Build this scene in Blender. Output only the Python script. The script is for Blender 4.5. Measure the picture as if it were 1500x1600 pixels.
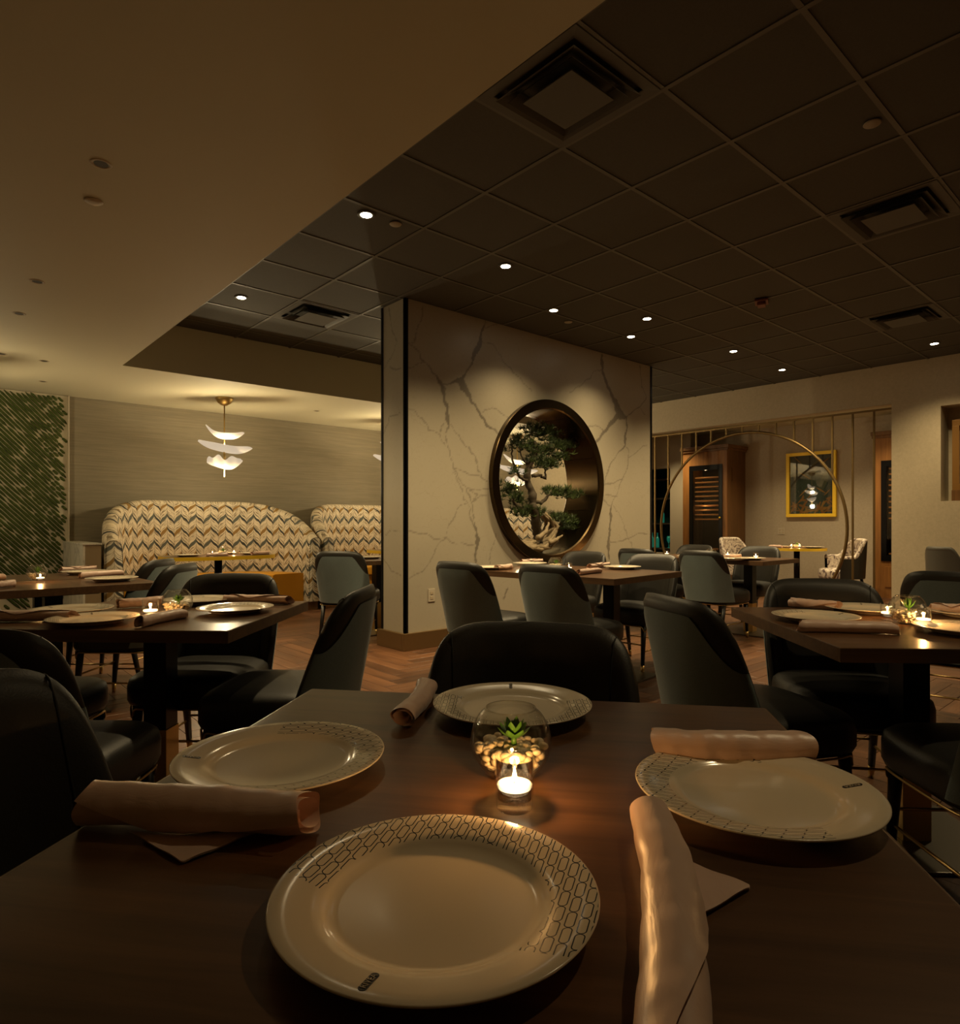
import bpy, bmesh, math, random
import numpy as np
from mathutils import Vector, Matrix

for o in list(bpy.data.objects): bpy.data.objects.remove(o)
scene = bpy.context.scene
col = scene.collection

# ------------------------------------------------------------------ camera
F, CX, HY, YAW, CAMH = 1010., 750., 819.5, math.radians(48.7), 1.10
FW = (math.cos(YAW), math.sin(YAW)); RT = (math.sin(YAW), -math.cos(YAW))
cam_d = bpy.data.cameras.new('camera'); cam = bpy.data.objects.new('camera', cam_d); col.objects.link(cam)
cam.location = (0, 0, CAMH); cam.rotation_euler = (math.pi/2, 0, YAW - math.pi/2)
cam_d.sensor_fit = 'VERTICAL'; cam_d.sensor_height = 24.0; cam_d.lens = 24.0*F/1600.
cam_d.shift_y = (HY-800.)/1600.; cam_d.clip_start = .01; cam_d.clip_end = 60
scene.camera = cam
# ------------------------------------------------------------------ world, exposure
world = bpy.data.worlds.new('world'); scene.world = world; world.use_nodes = True
bg = world.node_tree.nodes['Background']; bg.inputs[0].default_value = (1.0, .72, .42, 1); bg.inputs[1].default_value = 0.02
scene.view_settings.view_transform = 'Standard'; scene.view_settings.look = 'None'
scene.view_settings.gamma = 1.0; scene.view_settings.exposure = 0.0
scene.view_settings.use_curve_mapping = False
WARM = (1.0, .755, .40)          # the downlights
WARM2 = (1.0, .79, .46)         # the pendants
CANDLE = (1.0, .50, .16)
SPOT_W = 185.; PEND_W = 30.; CANDLE_W = 1.45

# ------------------------------------------------------------------ measuring helpers (floor-plan points)
def vw(lat, dep): return (dep*FW[0]+lat*RT[0], dep*FW[1]+lat*RT[1])
def at(px, py, z):
    d = F*(CAMH-z)/(py-HY); return vw((px-CX)/F*d, d)
def onX(px, X):
    k = (px-CX)/F; r = (FW[0]+k*RT[0], FW[1]+k*RT[1]); return X/r[0]*r[1]
def proj(X, Y, z):
    d = X*FW[0]+Y*FW[1]; l = X*RT[0]+Y*RT[1]
    return (CX+F*l/d, HY+F*(CAMH-z)/d, d) if d > .05 else (1e9, 1e9, d)

# ------------------------------------------------------------------ building helpers
def link(name, me, mat=None, parent=None, loc=None, rz=None):
    o = bpy.data.objects.new(name, me); col.objects.link(o)
    if mat is not None and me is not None and not me.materials: me.materials.append(mat)
    if parent is not None: o.parent = parent
    if loc is not None: o.location = loc
    if rz is not None: o.rotation_euler = (0, 0, rz)
    return o
def mesh(vs, fs, smooth=False, uv=None):
    me = bpy.data.meshes.new('m'); me.from_pydata([tuple(v) for v in vs], [], fs)
    if smooth: me.polygons.foreach_set('use_smooth', [True]*len(me.polygons))
    if uv is not None:
        l = me.uv_layers.new(name='UVMap')
        idx = np.empty(len(me.loops), int); me.loops.foreach_get('vertex_index', idx)
        l.data.foreach_set('uv', np.asarray(uv, float)[idx].ravel())
    me.update(); return me
class MB:
    def __init__(s): s.v = []; s.f = []
    def add(s, vs, fs):
        n = len(s.v); s.v += [tuple(v) for v in vs]; s.f += [tuple(i+n for i in f) for f in fs]; return s
    def box(s, x0, x1, y0, y1, z0, z1):
        return s.add([(x0,y0,z0),(x1,y0,z0),(x1,y1,z0),(x0,y1,z0),(x0,y0,z1),(x1,y0,z1),(x1,y1,z1),(x0,y1,z1)],
                     [(0,3,2,1),(4,5,6,7),(0,1,5,4),(1,2,6,5),(2,3,7,6),(3,0,4,7)])
    def tube(s, pts, r, n=8, closed=False, caps=True):
        pts = [Vector(p) for p in pts]; N = len(pts)
        rr = r if isinstance(r, (list, tuple)) else [r]*N
        vs = []; up = None
        for i, p in enumerate(pts):
            if closed: t = pts[(i+1) % N]-pts[i-1]
            else: t = pts[min(i+1, N-1)]-pts[max(i-1, 0)]
            t.normalize()
            if up is None: up = Vector((0,0,1)) if abs(t.z) < .9 else Vector((1,0,0))
            a = up - t*up.dot(t)
            if a.length < 1e-4: a = Vector((1,0,0)) - t*t.x
            a.normalize(); up = a; b = t.cross(a)
            for k in range(n):
                an = 2*math.pi*k/n; vs.append(p + (a*math.cos(an)+b*math.sin(an))*rr[i])
        fs = []
        for i in range(N if closed else N-1):
            j = (i+1) % N
            for k in range(n):
                k2 = (k+1) % n; fs.append((i*n+k, i*n+k2, j*n+k2, j*n+k))
        if not closed and caps: fs += [tuple(range(n))[::-1], tuple((N-1)*n+k for k in range(n))]
        return s.add(vs, fs)
    def lathe(s, prof, n=32, c=(0,0), a0=0):
        vs = []; fs = []
        for r, z in prof:
            for k in range(n):
                an = a0+2*math.pi*k/n; vs.append((c[0]+r*math.cos(an), c[1]+r*math.sin(an), z))
        for i in range(len(prof)-1):
            for k in range(n):
                k2 = (k+1) % n; fs.append((i*n+k, i*n+k2, (i+1)*n+k2, (i+1)*n+k))
        return s.add(vs, fs)
    def grid(s, fn, nu, nv, flip=False):
        vs = [fn(i/(nu-1), j/(nv-1)) for j in range(nv) for i in range(nu)]
        fs = [(j*nu+i, j*nu+i+1, (j+1)*nu+i+1, (j+1)*nu+i) for j in range(nv-1) for i in range(nu-1)]
        if flip: fs = [f[::-1] for f in fs]
        return s.add(vs, fs)
    def me(s, smooth=False, bevel=0, seg=2, uv=None):
        m = mesh(s.v, s.f, smooth, uv)
        if bevel:
            bm = bmesh.new(); bm.from_mesh(m)
            bmesh.ops.bevel(bm, geom=bm.edges[:], offset=bevel, segments=seg, affect='EDGES', profile=.7)
            bm.to_mesh(m); bm.free()
        return m
def sub(m, weld=False):
    bm = bmesh.new(); bm.from_mesh(m); bmesh.ops.remove_doubles(bm, verts=bm.verts[:], dist=1e-5)
    bmesh.ops.recalc_face_normals(bm, faces=bm.faces[:]); bm.to_mesh(m); bm.free(); return m
def tag(o, label=None, cat=None, group=None, kind=None):
    if label: o['label'] = label
    if cat: o['category'] = cat
    if group: o['group'] = group
    if kind: o['kind'] = kind
    return o
def empty(name, loc=(0,0,0), rz=0, label=None, cat=None, group=None, kind=None):
    o = bpy.data.objects.new(name, None); col.objects.link(o); o.empty_display_size = .05
    o.location = loc; o.rotation_euler = (0,0,rz)
    return tag(o, label, cat, group, kind)
def struct(name, me, mat, parent=None):
    o = link(name, me, mat, parent)
    if parent is None: o['kind'] = 'structure'
    return o
KIDS = {}
def copy_tree(o, parent=None):
    c = o.copy(); col.objects.link(c); c.parent = parent
    for ch in [x for x in list(o.children)]:
        d = copy_tree(ch, c); d.matrix_parent_inverse = ch.matrix_parent_inverse.copy()
    return c
def dup(root, loc, rz, label, group=None):
    c = copy_tree(root); c.location = loc; c.rotation_euler = (0,0,rz); c['label'] = label
    if group: c['group'] = group
    return c

# ------------------------------------------------------------------ materials
def nt(name):
    m = bpy.data.materials.new(name); m.use_nodes = True; t = m.node_tree
    return m, t, t.nodes['Principled BSDF'], t.nodes, t.links
def setp(b, color=None, rough=.5, metal=0, spec=None, coat=0, sheen=0, emis=None, es=0):
    if color is not None: b.inputs['Base Color'].default_value = (*color, 1)
    b.inputs['Roughness'].default_value = rough; b.inputs['Metallic'].default_value = metal
    if spec is not None: b.inputs['Specular IOR Level'].default_value = spec
    if coat: b.inputs['Coat Weight'].default_value = coat; b.inputs['Coat Roughness'].default_value = .15
    if sheen: b.inputs['Sheen Weight'].default_value = sheen; b.inputs['Sheen Roughness'].default_value = .4
    if emis is not None: b.inputs['Emission Color'].default_value = (*emis, 1); b.inputs['Emission Strength'].default_value = es
def math_n(N, L, op, a, b=None, c=None, clamp=False):
    n = N.new('ShaderNodeMath'); n.operation = op; n.use_clamp = clamp
    for i, x in enumerate((a, b, c)):
        if x is None: continue
        if isinstance(x, (int, float)): n.inputs[i].default_value = x
        else: L.new(x, n.inputs[i])
    return n.outputs[0]
def mixc(N, L, f, a, b):
    n = N.new('ShaderNodeMix'); n.data_type = 'RGBA'
    for s, x in ((n.inputs[0], f), (n.inputs[6], a), (n.inputs[7], b)):
        if isinstance(x, (int, float)): s.default_value = x
        elif isinstance(x, tuple): s.default_value = (*x, 1)
        else: L.new(x, s)
    return n.outputs[2]
def noise(N, L, scale=5, detail=4, vec=None, rough=.5, sc3=None, coord='Object', dist=0):
    n = N.new('ShaderNodeTexNoise'); n.inputs['Scale'].default_value = scale; n.inputs['Detail'].default_value = detail
    n.inputs['Roughness'].default_value = rough; n.inputs['Distortion'].default_value = dist
    if vec is None:
        tc = N.new('ShaderNodeTexCoord'); vec = tc.outputs[coord]
    if sc3:
        mp = N.new('ShaderNodeMapping'); mp.inputs['Scale'].default_value = sc3; L.new(vec, mp.inputs[0]); vec = mp.outputs[0]
    L.new(vec, n.inputs['Vector']); return n.outputs[0]
def ramp(N, L, fac, stops):
    n = N.new('ShaderNodeValToRGB'); e = n.color_ramp.elements
    while len(e) < len(stops): e.new(.5)
    for i, (p, c) in enumerate(stops): e[i].position = p; e[i].color = (*c, 1)
    L.new(fac, n.inputs[0]); return n.outputs[0]
def bump(N, L, b, h, strength=.2, dist=.01):
    n = N.new('ShaderNodeBump'); n.inputs['Strength'].default_value = strength; n.inputs['Distance'].default_value = dist
    L.new(h, n.inputs['Height']); L.new(n.outputs[0], b.inputs['Normal'])
def plain(name, color, rough=.5, metal=0, nscale=0, nstr=.1, var=0, **k):
    m, t, b, N, L = nt(name); setp(b, color, rough, metal, **k)
    if nscale or var:
        nn = noise(N, L, nscale or 6, 4)
        if nscale: bump(N, L, b, nn, nstr, .004)
        if var:
            c = mixc(N, L, nn, tuple(x*(1-var) for x in color), tuple(min(1, x*(1+var)) for x in color)); L.new(c, b.inputs['Base Color'])
    return m
def wood(name, dark, light, axis=0, scale=1., rough=.3, random_piece=False, coat=0, bstr=.08):
    m, t, b, N, L = nt(name); setp(b, None, rough, coat=coat)
    s = [14., 14., 14.]; s[axis] = .9
    tc = N.new('ShaderNodeTexCoord'); v = tc.outputs['Object']
    if random_piece:
        oi = N.new('ShaderNodeObjectInfo'); ge = N.new('ShaderNodeNewGeometry')
        rnd = math_n(N, L, 'FRACT', math_n(N, L, 'ADD', oi.outputs['Random'], ge.outputs['Random Per Island']))
        cmb = N.new('ShaderNodeCombineXYZ'); L.new(math_n(N, L, 'MULTIPLY', rnd, 37.), cmb.inputs[0]); L.new(math_n(N, L, 'MULTIPLY', rnd, 91.), cmb.inputs[1])
        va = N.new('ShaderNodeVectorMath'); va.operation = 'ADD'; L.new(v, va.inputs[0]); L.new(cmb.outputs[0], va.inputs[1]); v = va.outputs[0]
    g = noise(N, L, 3*scale, 6, v, .6, tuple(s), dist=.6)
    g2 = noise(N, L, 1.1*scale, 3, v, .5, tuple(x*.35 for x in s), dist=1.2)
    f = math_n(N, L, 'ADD', math_n(N, L, 'MULTIPLY', g, .6), math_n(N, L, 'MULTIPLY', g2, .5))
    c = ramp(N, L, f, [(.36, dark), (.55, tuple((a+c)/2 for a, c in zip(dark, light))), (.72, light)])
    if random_piece:
        hs = N.new('ShaderNodeHueSaturation'); L.new(c, hs.inputs['Color'])
        L.new(math_n(N, L, 'ADD', math_n(N, L, 'MULTIPLY', rnd, .55), .7), hs.inputs['Value']); c = hs.outputs[0]
    L.new(c, b.inputs['Base Color']); bump(N, L, b, g, bstr, .002)
    return m
def thin_glass(name, tint=(1,1,1), ior=1.5, boost=1.0):
    m = bpy.data.materials.new(name); m.use_nodes = True; t = m.node_tree; N, L = t.nodes, t.links; N.clear()
    out = N.new('ShaderNodeOutputMaterial'); tr = N.new('ShaderNodeBsdfTransparent'); tr.inputs[0].default_value = (*tint, 1)
    gl = N.new('ShaderNodeBsdfGlossy'); gl.inputs['Roughness'].default_value = .015; fr = N.new('ShaderNodeLayerWeight'); fr.inputs[0].default_value = .5; r0 = ((ior-1)/(ior+1))**2*boost
    fz = math_n(N, L, 'ADD', math_n(N, L, 'MULTIPLY', math_n(N, L, 'POWER', fr.outputs['Facing'], 4.), .8), r0, clamp=True)
    mx = N.new('ShaderNodeMixShader'); L.new(fz, mx.inputs[0])
    L.new(tr.outputs[0], mx.inputs[1]); L.new(gl.outputs[0], mx.inputs[2]); L.new(mx.outputs[0], out.inputs[0]); return m
def emit(name, color, s):
    m = bpy.data.materials.new(name); m.use_nodes = True; t = m.node_tree; N, L = t.nodes, t.links; N.clear()
    out = N.new('ShaderNodeOutputMaterial'); e = N.new('ShaderNodeEmission'); e.inputs[0].default_value = (*color, 1); e.inputs[1].default_value = s
    L.new(e.outputs[0], out.inputs[0]); return m

M = {}
M['paint'] = plain('paint_ceiling', (.53, .49, .345), .7, nscale=40, nstr=.03)
M['tile'] = plain('ceiling_tile_dark', (.060, .054, .040), .75, nscale=90, nstr=.25, var=.15)
M['tbar'] = plain('ceiling_bar_dark', (.092, .082, .060), .5)
M['vent'] = plain('vent_dark_metal', (.072, .066, .052), .55)
M['black'] = plain('black_metal', (.008, .008, .010), .28, .5)
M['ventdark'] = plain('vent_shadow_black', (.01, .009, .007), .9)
M['leather'] = plain('black_leather', (.018, .0165, .0135), .46, nscale=260, nstr=.12)
M['leatherseat'] = plain('black_seat_leather', (.014, .0135, .012), .46, nscale=220, nstr=.12)
M['seam'] = plain('leather_seam', (.004, .004, .003), .7)
M['legwood'] = plain('black_leg_wood', (.008, .007, .006), .4)
M['brass'] = plain('brushed_brass', (.60, .42, .17), .34, 1, nscale=120, nstr=.05)
M['bronze'] = plain('bronze_screen', (.22, .15, .065), .48, 1)
M['darkbronze'] = plain('dark_bronze_liner', (.085, .058, .030), .27, 1, nscale=30, nstr=.03)
M['pendbrass'] = plain('pendant_brass', (.48, .33, .12), .4, 1)
M['steel'] = plain('brushed_steel', (.17, .155, .13), .4, 1)
M['pebble'] = plain('white_pebbles', (.75, .66, .50), .35, nscale=15, nstr=.1)
M['succulent'] = plain('succulent_green', (.09, .24, .035), .35, var=.35, nscale=30, nstr=.1)
M['glass'] = thin_glass('clear_glass', (.985, .985, .97), 1.5, 1.8)
M['glassthick'] = thin_glass('thick_votive_glass', (.985, .98, .96), 1.5, 1.4)
M['wax'] = plain('candle_wax', (.9, .78, .55), .5, emis=(1, .74, .42), es=3.4)
M['flame'] = emit('candle_flame', (1, .66, .28), 42)
M['lamp'] = emit('downlight_lens', (1, .86, .62), 26)
M['off'] = plain('unlit_lamp_recess', (.035, .028, .018), .5)
M['disc'] = plain('sprinkler_cover', (.30, .25, .18), .6)
M['discpaint'] = plain('painted_disc', (.46, .38, .26), .6)
M['alarm'] = plain('red_brown_alarm', (.16, .045, .02), .5)
M['floorbase'] = plain('floor_base', (.05, .03, .02), .7)
M['plank'] = wood('floor_plank_wood', (.060, .024, .011), (.19, .085, .038), 0, 1.0, .36, True)
M['table'] = wood('walnut_table_veneer', (.042, .019, .0075), (.145, .070, .030), 1, .9, .29, bstr=.05)
M['tableedge'] = wood('walnut_table_edge', (.07, .034, .014), (.16, .085, .038), 1, 1.2, .42)
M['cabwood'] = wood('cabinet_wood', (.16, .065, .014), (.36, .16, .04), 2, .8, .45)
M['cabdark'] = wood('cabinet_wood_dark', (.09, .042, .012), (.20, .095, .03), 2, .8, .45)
M['tan'] = plain('tan_partition', (.34, .25, .14), .6)
M['plinth'] = plain('brass_plinth', (.26, .165, .07), .42, .75, nscale=60, nstr=.04)
M['orange'] = plain('mustard_seat_leather', (.62, .285, .014), .42, nscale=160, nstr=.1, var=.1)
M['gold'] = plain('gold_frame', (.86, .57, .03), .42, .2)
M['plaster'] = plain('white_bar_wall', (.42, .37, .28), .7)
M['bark'] = plain('bonsai_bark', (.045, .031, .015), .8, nscale=40, nstr=.7, var=.4)
M['drift'] = plain('driftwood', (.25, .19, .11), .75, nscale=24, nstr=.8, var=.35)
M['teal'] = plain('glowing_teal_glassware', (.02, .25, .20), .2, emis=(.02, .35, .26), es=.12)  # faint emission stands in for teal light falling on the glassware
M['tealdark'] = plain('dark_teal_back', (.004, .022, .018), .4)
M['plate_white'] = plain('switch_plate', (.50, .44, .34), .5)
M['badge'] = plain('plate_badge_black', (.012, .014, .016), .3)
M['letters'] = plain('badge_lettering', (.42, .37, .28), .4)
M['candleglass'] = M['glass']

# wallpaper cloth with horizontal slubs
def cloth_wall(name, a, b_, vertical=False):
    m, t, b, N, L = nt(name); setp(b, None, .75)
    tc = N.new('ShaderNodeTexCoord')
    n1 = noise(N, L, 1., 6, tc.outputs['Object'], .65, (2.2, 2.2, 55.) if not vertical else (30., 30., 30.))
    n2 = noise(N, L, 1.3, 3, tc.outputs['Object'])
    f = math_n(N, L, 'ADD', math_n(N, L, 'MULTIPLY', n1, .7), math_n(N, L, 'MULTIPLY', n2, .3))
    L.new(ramp(N, L, f, [(.3, a), (.7, b_)]), b.inputs['Base Color']); bump(N, L, b, n1, .12, .003); return m
M['silkwall'] = cloth_wall('grasscloth_wallpaper', (.17, .145, .095), (.27, .23, .155))
M['clothwall'] = cloth_wall('cream_wallcovering', (.44, .37, .255), (.54, .46, .32), True)
M['clothwall2'] = cloth_wall('taupe_wallcovering', (.38, .32, .235), (.47, .40, .30), True)

# fabric of chair shell
def fab():
    m, t, b, N, L = nt('blue_grey_fabric'); setp(b, None, .85, sheen=.25)
    n1 = noise(N, L, 420, 2); n2 = noise(N, L, 6, 3)
    f = math_n(N, L, 'ADD', math_n(N, L, 'MULTIPLY', n1, .7), math_n(N, L, 'MULTIPLY', n2, .3))
    L.new(ramp(N, L, f, [(.3, (.13, .175, .18)), (.7, (.195, .255, .26))]), b.inputs['Base Color']); bump(N, L, b, n1, .25, .002); return m
M['fabric'] = fab()
def satin():
    m, t, b, N, L = nt('pink_satin_napkin'); setp(b, (.70, .49, .385), .38, sheen=.3)
    n1 = noise(N, L, 16, 5, sc3=(.8, 2.2, 2.2), dist=1.5); n2 = noise(N, L, 600, 2)
    h = math_n(N, L, 'ADD', math_n(N, L, 'MULTIPLY', n1, .9), math_n(N, L, 'MULTIPLY', n2, .03)); bump(N, L, b, h, .16, .008); return m
M['satin'] = satin()

# leafy herringbone print of the booths, from UV in metres
def chevron():
    m, t, b, N, L = nt('booth_leaf_print'); setp(b, None, .8)
    uv = N.new('ShaderNodeUVMap'); sp = N.new('ShaderNodeSeparateXYZ'); L.new(uv.outputs[0], sp.inputs[0])
    x = math_n(N, L, 'DIVIDE', sp.outputs[0], .102); c = math_n(N, L, 'FLOOR', x); fx = math_n(N, L, 'FRACT', x)
    par = math_n(N, L, 'FLOORED_MODULO', c, 2.)
    s = math_n(N, L, 'SUBTRACT', math_n(N, L, 'MULTIPLY', par, 2.), 1.)
    # S curve of each leaf across its column
    fc = math_n(N, L, 'SUBTRACT', fx, .5)
    sc = math_n(N, L, 'MULTIPLY', math_n(N, L, 'SINE', math_n(N, L, 'MULTIPLY', fc, 6.0)), -.008)
    lin = math_n(N, L, 'ADD', math_n(N, L, 'MULTIPLY', fc, .105), sc)
    tt = math_n(N, L, 'ADD', sp.outputs[1], math_n(N, L, 'MULTIPLY', lin, s))
    cn = N.new('ShaderNodeCombineXYZ'); L.new(math_n(N, L, 'MULTIPLY', fx, 1.2), cn.inputs[0]); L.new(math_n(N, L, 'MULTIPLY', tt, 60.), cn.inputs[1]); L.new(c, cn.inputs[2])
    st = N.new('ShaderNodeTexNoise'); st.inputs['Scale'].default_value = 1.; st.inputs['Detail'].default_value = 3; L.new(cn.outputs[0], st.inputs['Vector'])
    rowp = math_n(N, L, 'DIVIDE', tt, .162)
    row = math_n(N, L, 'FRACT', rowp); ri = math_n(N, L, 'FLOORED_MODULO', math_n(N, L, 'FLOOR', rowp), 2.)
    row = math_n(N, L, 'ADD', row, math_n(N, L, 'MULTIPLY', math_n(N, L, 'SUBTRACT', st.outputs[0], .5), .22))
    # cream ground with fine streaks
    ground = ramp(N, L, st.outputs[0], [(.38, (.20, .155, .10)), (.47, (.56, .47, .33)), (.62, (.66, .575, .42))])
    def band(lo, hi):
        return math_n(N, L, 'MULTIPLY', math_n(N, L, 'MULTIPLY', math_n(N, L, 'SUBTRACT', row, lo), 22., clamp=True),
                      math_n(N, L, 'MULTIPLY', math_n(N, L, 'SUBTRACT', hi, row), 22., clamp=True))
    d1 = band(.08, .34); d2 = band(.44, .54); g1 = band(.06, .42)
    darkc = math_n(N, L, 'MULTIPLY', math_n(N, L, 'MAXIMUM', d1, d2), par)
    other = math_n(N, L, 'MULTIPLY', g1, math_n(N, L, 'SUBTRACT', 1., par))
    oc = mixc(N, L, ri, (.24, .135, .03), (.085, .092, .075))
    k = mixc(N, L, darkc, ground, (.030, .030, .027)); k = mixc(N, L, other, k, oc)
    e = math_n(N, L, 'LESS_THAN', math_n(N, L, 'ABSOLUTE', fc), .485)
    k = mixc(N, L, e, (.10, .085, .06), k)
    L.new(k, b.inputs['Base Color']); bump(N, L, b, st.outputs[0], .1, .002); return m
M['chevron'] = chevron()

# plate glaze with the printed links on the rim
def plate_mat():
    m, t, b, N, L = nt('cream_plate_linked_print'); setp(b, (.74, .645, .485), .16, spec=.5)
    tc = N.new('ShaderNodeTexCoord'); sp = N.new('ShaderNodeSeparateXYZ'); L.new(tc.outputs['Object'], sp.inputs[0])
    X, Y = sp.outputs[0], sp.outputs[1]
    PW, PH = .0118, .0225
    xc = math_n(N, L, 'DIVIDE', X, PW); ci = math_n(N, L, 'FLOOR', xc)
    lx = math_n(N, L, 'MULTIPLY', math_n(N, L, 'SUBTRACT', math_n(N, L, 'FRACT', xc), .5), PW)
    off = math_n(N, L, 'FRACT', math_n(N, L, 'MULTIPLY', ci, .37))
    yc = math_n(N, L, 'ADD', math_n(N, L, 'DIVIDE', Y, PH), off)
    ly = math_n(N, L, 'MULTIPLY', math_n(N, L, 'SUBTRACT', math_n(N, L, 'FRACT', yc), .5), PH)
    # capsule outline
    R = .0040; H = PH/2-.0004
    qx = math_n(N, L, 'ABSOLUTE', lx)
    qy = math_n(N, L, 'MAXIMUM', math_n(N, L, 'SUBTRACT', math_n(N, L, 'ABSOLUTE', ly), H-R), 0.)
    d = math_n(N, L, 'SUBTRACT', math_n(N, L, 'SQRT', math_n(N, L, 'ADD', math_n(N, L, 'MULTIPLY', qx, qx), math_n(N, L, 'MULTIPLY', qy, qy))), R)
    line = math_n(N, L, 'LESS_THAN', math_n(N, L, 'ABSOLUTE', d), .00055)
    rr = math_n(N, L, 'SQRT', math_n(N, L, 'ADD', math_n(N, L, 'MULTIPLY', X, X), math_n(N, L, 'MULTIPLY', Y, Y)))
    inr = math_n(N, L, 'MULTIPLY', math_n(N, L, 'GREATER_THAN', rr, .1035), math_n(N, L, 'LESS_THAN', rr, .1445))
    # the print leaves the segment round the badge free
    ysl = math_n(N, L, 'ADD', Y, math_n(N, L, 'MULTIPLY', X, .12))
    inr = math_n(N, L, 'MULTIPLY', inr, math_n(N, L, 'GREATER_THAN', ysl, -.040))
    L.new(mixc(N, L, math_n(N, L, 'MULTIPLY', line, inr), (.74, .645, .485), (.035, .045, .050)), b.inputs['Base Color']); return m
M['plate'] = plate_mat()

def moss():
    m, t, b, N, L = nt('preserved_moss'); setp(b, None, .95)
    n1 = noise(N, L, 55, 5, rough=.7); n2 = noise(N, L, 2.2, 2)
    f = math_n(N, L, 'ADD', math_n(N, L, 'MULTIPLY', n1, .6), math_n(N, L, 'MULTIPLY', n2, .5))
    L.new(ramp(N, L, f, [(.35, (.018, .026, .005)), (.55, (.058, .088, .013)), (.72, (.14, .185, .03))]), b.inputs['Base Color']); bump(N, L, b, n1, 1., .02); return m
M['moss'] = moss()
def needles():
    m, t, b, N, L = nt('pine_needles'); setp(b, None, .5)
    g = N.new('ShaderNodeNewGeometry')
    L.new(ramp(N, L, g.outputs['Random Per Island'], [(0., (.012, .024, .005)), (.6, (.036, .066, .012)), (1., (.10, .15, .03))]), b.inputs['Base Color']); return m
M['needle'] = needles()
def marble():
    m, t, b, N, L = nt('veined_marble'); setp(b, None, .38)
    a = N.new('ShaderNodeAttribute'); a.attribute_name = 'vein'
    n1 = noise(N, L, 1.4, 4); n2 = noise(N, L, 30, 4)
    base = mixc(N, L, n1, (.385, .345, .262), (.455, .41, .32))
    base = mixc(N, L, math_n(N, L, 'MULTIPLY', math_n(N, L, 'SUBTRACT', n2, .55, clamp=True), .8), base, (.28, .225, .155))
    # faint secondary veining
    v = N.new('ShaderNodeTexVoronoi'); v.feature = 'DISTANCE_TO_EDGE'; v.inputs['Scale'].default_value = 2.1
    tc = N.new('ShaderNodeTexCoord'); nz = N.new('ShaderNodeTexNoise'); nz.inputs['Scale'].default_value = 2.5; nz.inputs['Detail'].default_value = 5
    L.new(tc.outputs['Object'], nz.inputs['Vector']); va = N.new('ShaderNodeVectorMath'); va.operation = 'MULTIPLY_ADD'; va.inputs[1].default_value = (.7,.7,.7)
    L.new(nz.outputs[1], va.inputs[0]); L.new(tc.outputs['Object'], va.inputs[2]); L.new(va.outputs[0], v.inputs['Vector'])
    fine = math_n(N, L, 'MULTIPLY', math_n(N, L, 'LESS_THAN', v.outputs['Distance'], .006), math_n(N, L, 'MULTIPLY', math_n(N, L, 'SUBTRACT', n1, .42, clamp=True), 1.4))
    base = mixc(N, L, fine, base, (.30, .245, .17))
    L.new(mixc(N, L, a.outputs['Fac'], base, (.185, .162, .125)), b.inputs['Base Color']); return m
M['marble'] = marble()
def podium_marble():
    m, t, b, N, L = nt('pale_streaked_marble'); setp(b, None, .25)
    n1 = noise(N, L, 3, 5, rough=.6, sc3=(1, 1.6, .6), dist=2.)
    L.new(ramp(N, L, n1, [(.4, (.80, .76, .64)), (.55, (.70, .66, .55)), (.6, (.50, .47, .40)), (.66, (.78, .74, .62))]), b.inputs['Base Color']); return m
M['podium'] = podium_marble()
def porcelain():
    m, t, b, N, L = nt('glowing_porcelain'); setp(b, (.30, .27, .21), .5, emis=(1., .82, .60), es=.52); return m
M['porcelain'] = porcelain()
def barrelprint():
    m, t, b, N, L = nt('pale_marbled_upholstery'); setp(b, None, .7)
    n1 = noise(N, L, 9, 4, dist=3.)
    L.new(ramp(N, L, n1, [(.38, (.10, .06, .06)), (.47, (.55, .47, .40)), (.62, (.72, .64, .54))]), b.inputs['Base Color']); return m
M['barrelprint'] = barrelprint()

# ================================================================== SETTING
CE, SO = 3.075, 2.61           # tiled ceiling, lower plaster soffit
XS, YF, YB, XR = 1.50, 6.85, 8.92, 9.12
XA = 11.33                     # wall with the picture in the back room
GX, GY, TS = 2.566, 1.656, .61
XL, YN = -3.4, -3.4            # walls behind the camera

# floor with its herringbone planks
floor = struct('floor', MB().box(XL-.1, 12.4, YN-.1, 9.1, -.10, -.012).me(), M['floorbase'])
PL, PWD = .60, .12
pm = MB().box(-PL/2+.0012, PL/2-.0012, -PWD/2+.0012, PWD/2-.0012, -.012, 0)
plank_me = pm.me(bevel=.0012, seg=1); plank_me.materials.append(M['plank'])
near, far = [], []
nrep = int(PL/PWD)
ang = math.radians(0)
for i in range(-60, 160):
    for j in range(-40, 60):
        for kind in (0, 1):
            # herringbone lattice: step (w,w) along one diagonal, (L,-L) along the other
            ox = i*PWD + j*PL; oy = i*PWD - j*PL
            if kind == 0: cx, cy, rz = ox+PL/2, oy+PWD/2, 0.
            else: cx, cy, rz = ox+PWD/2, oy+PWD+PL/2, math.pi/2
            if not (XL < cx < 12.2 and YN < cy < 8.9): continue
            u, v, d = proj(cx, cy, 0)
            if d > .3 and -60 < u < 1560 and 900 < v < 1700: near.append((d, cx, cy, rz))
            else: far.append((cx, cy, rz))
near.sort()
def blocked(cx, cy):
    # planks hidden under the foreground table top do not show
    u, v, d = proj(cx, cy, 0); return v > 1180 and 250 < u < 1350
vis = [n for n in near if not blocked(n[1], n[2]) and n[0] < 9]
random.seed(3)
pick = vis[:300]; ps = set(id(p) for p in pick)
for p in pick:
    o = bpy.data.objects.new('plank', plank_me); col.objects.link(o); o.parent = floor; o.location = (p[1], p[2], 0); o.rotation_euler = (0, 0, p[3])
rest = MB()
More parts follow.
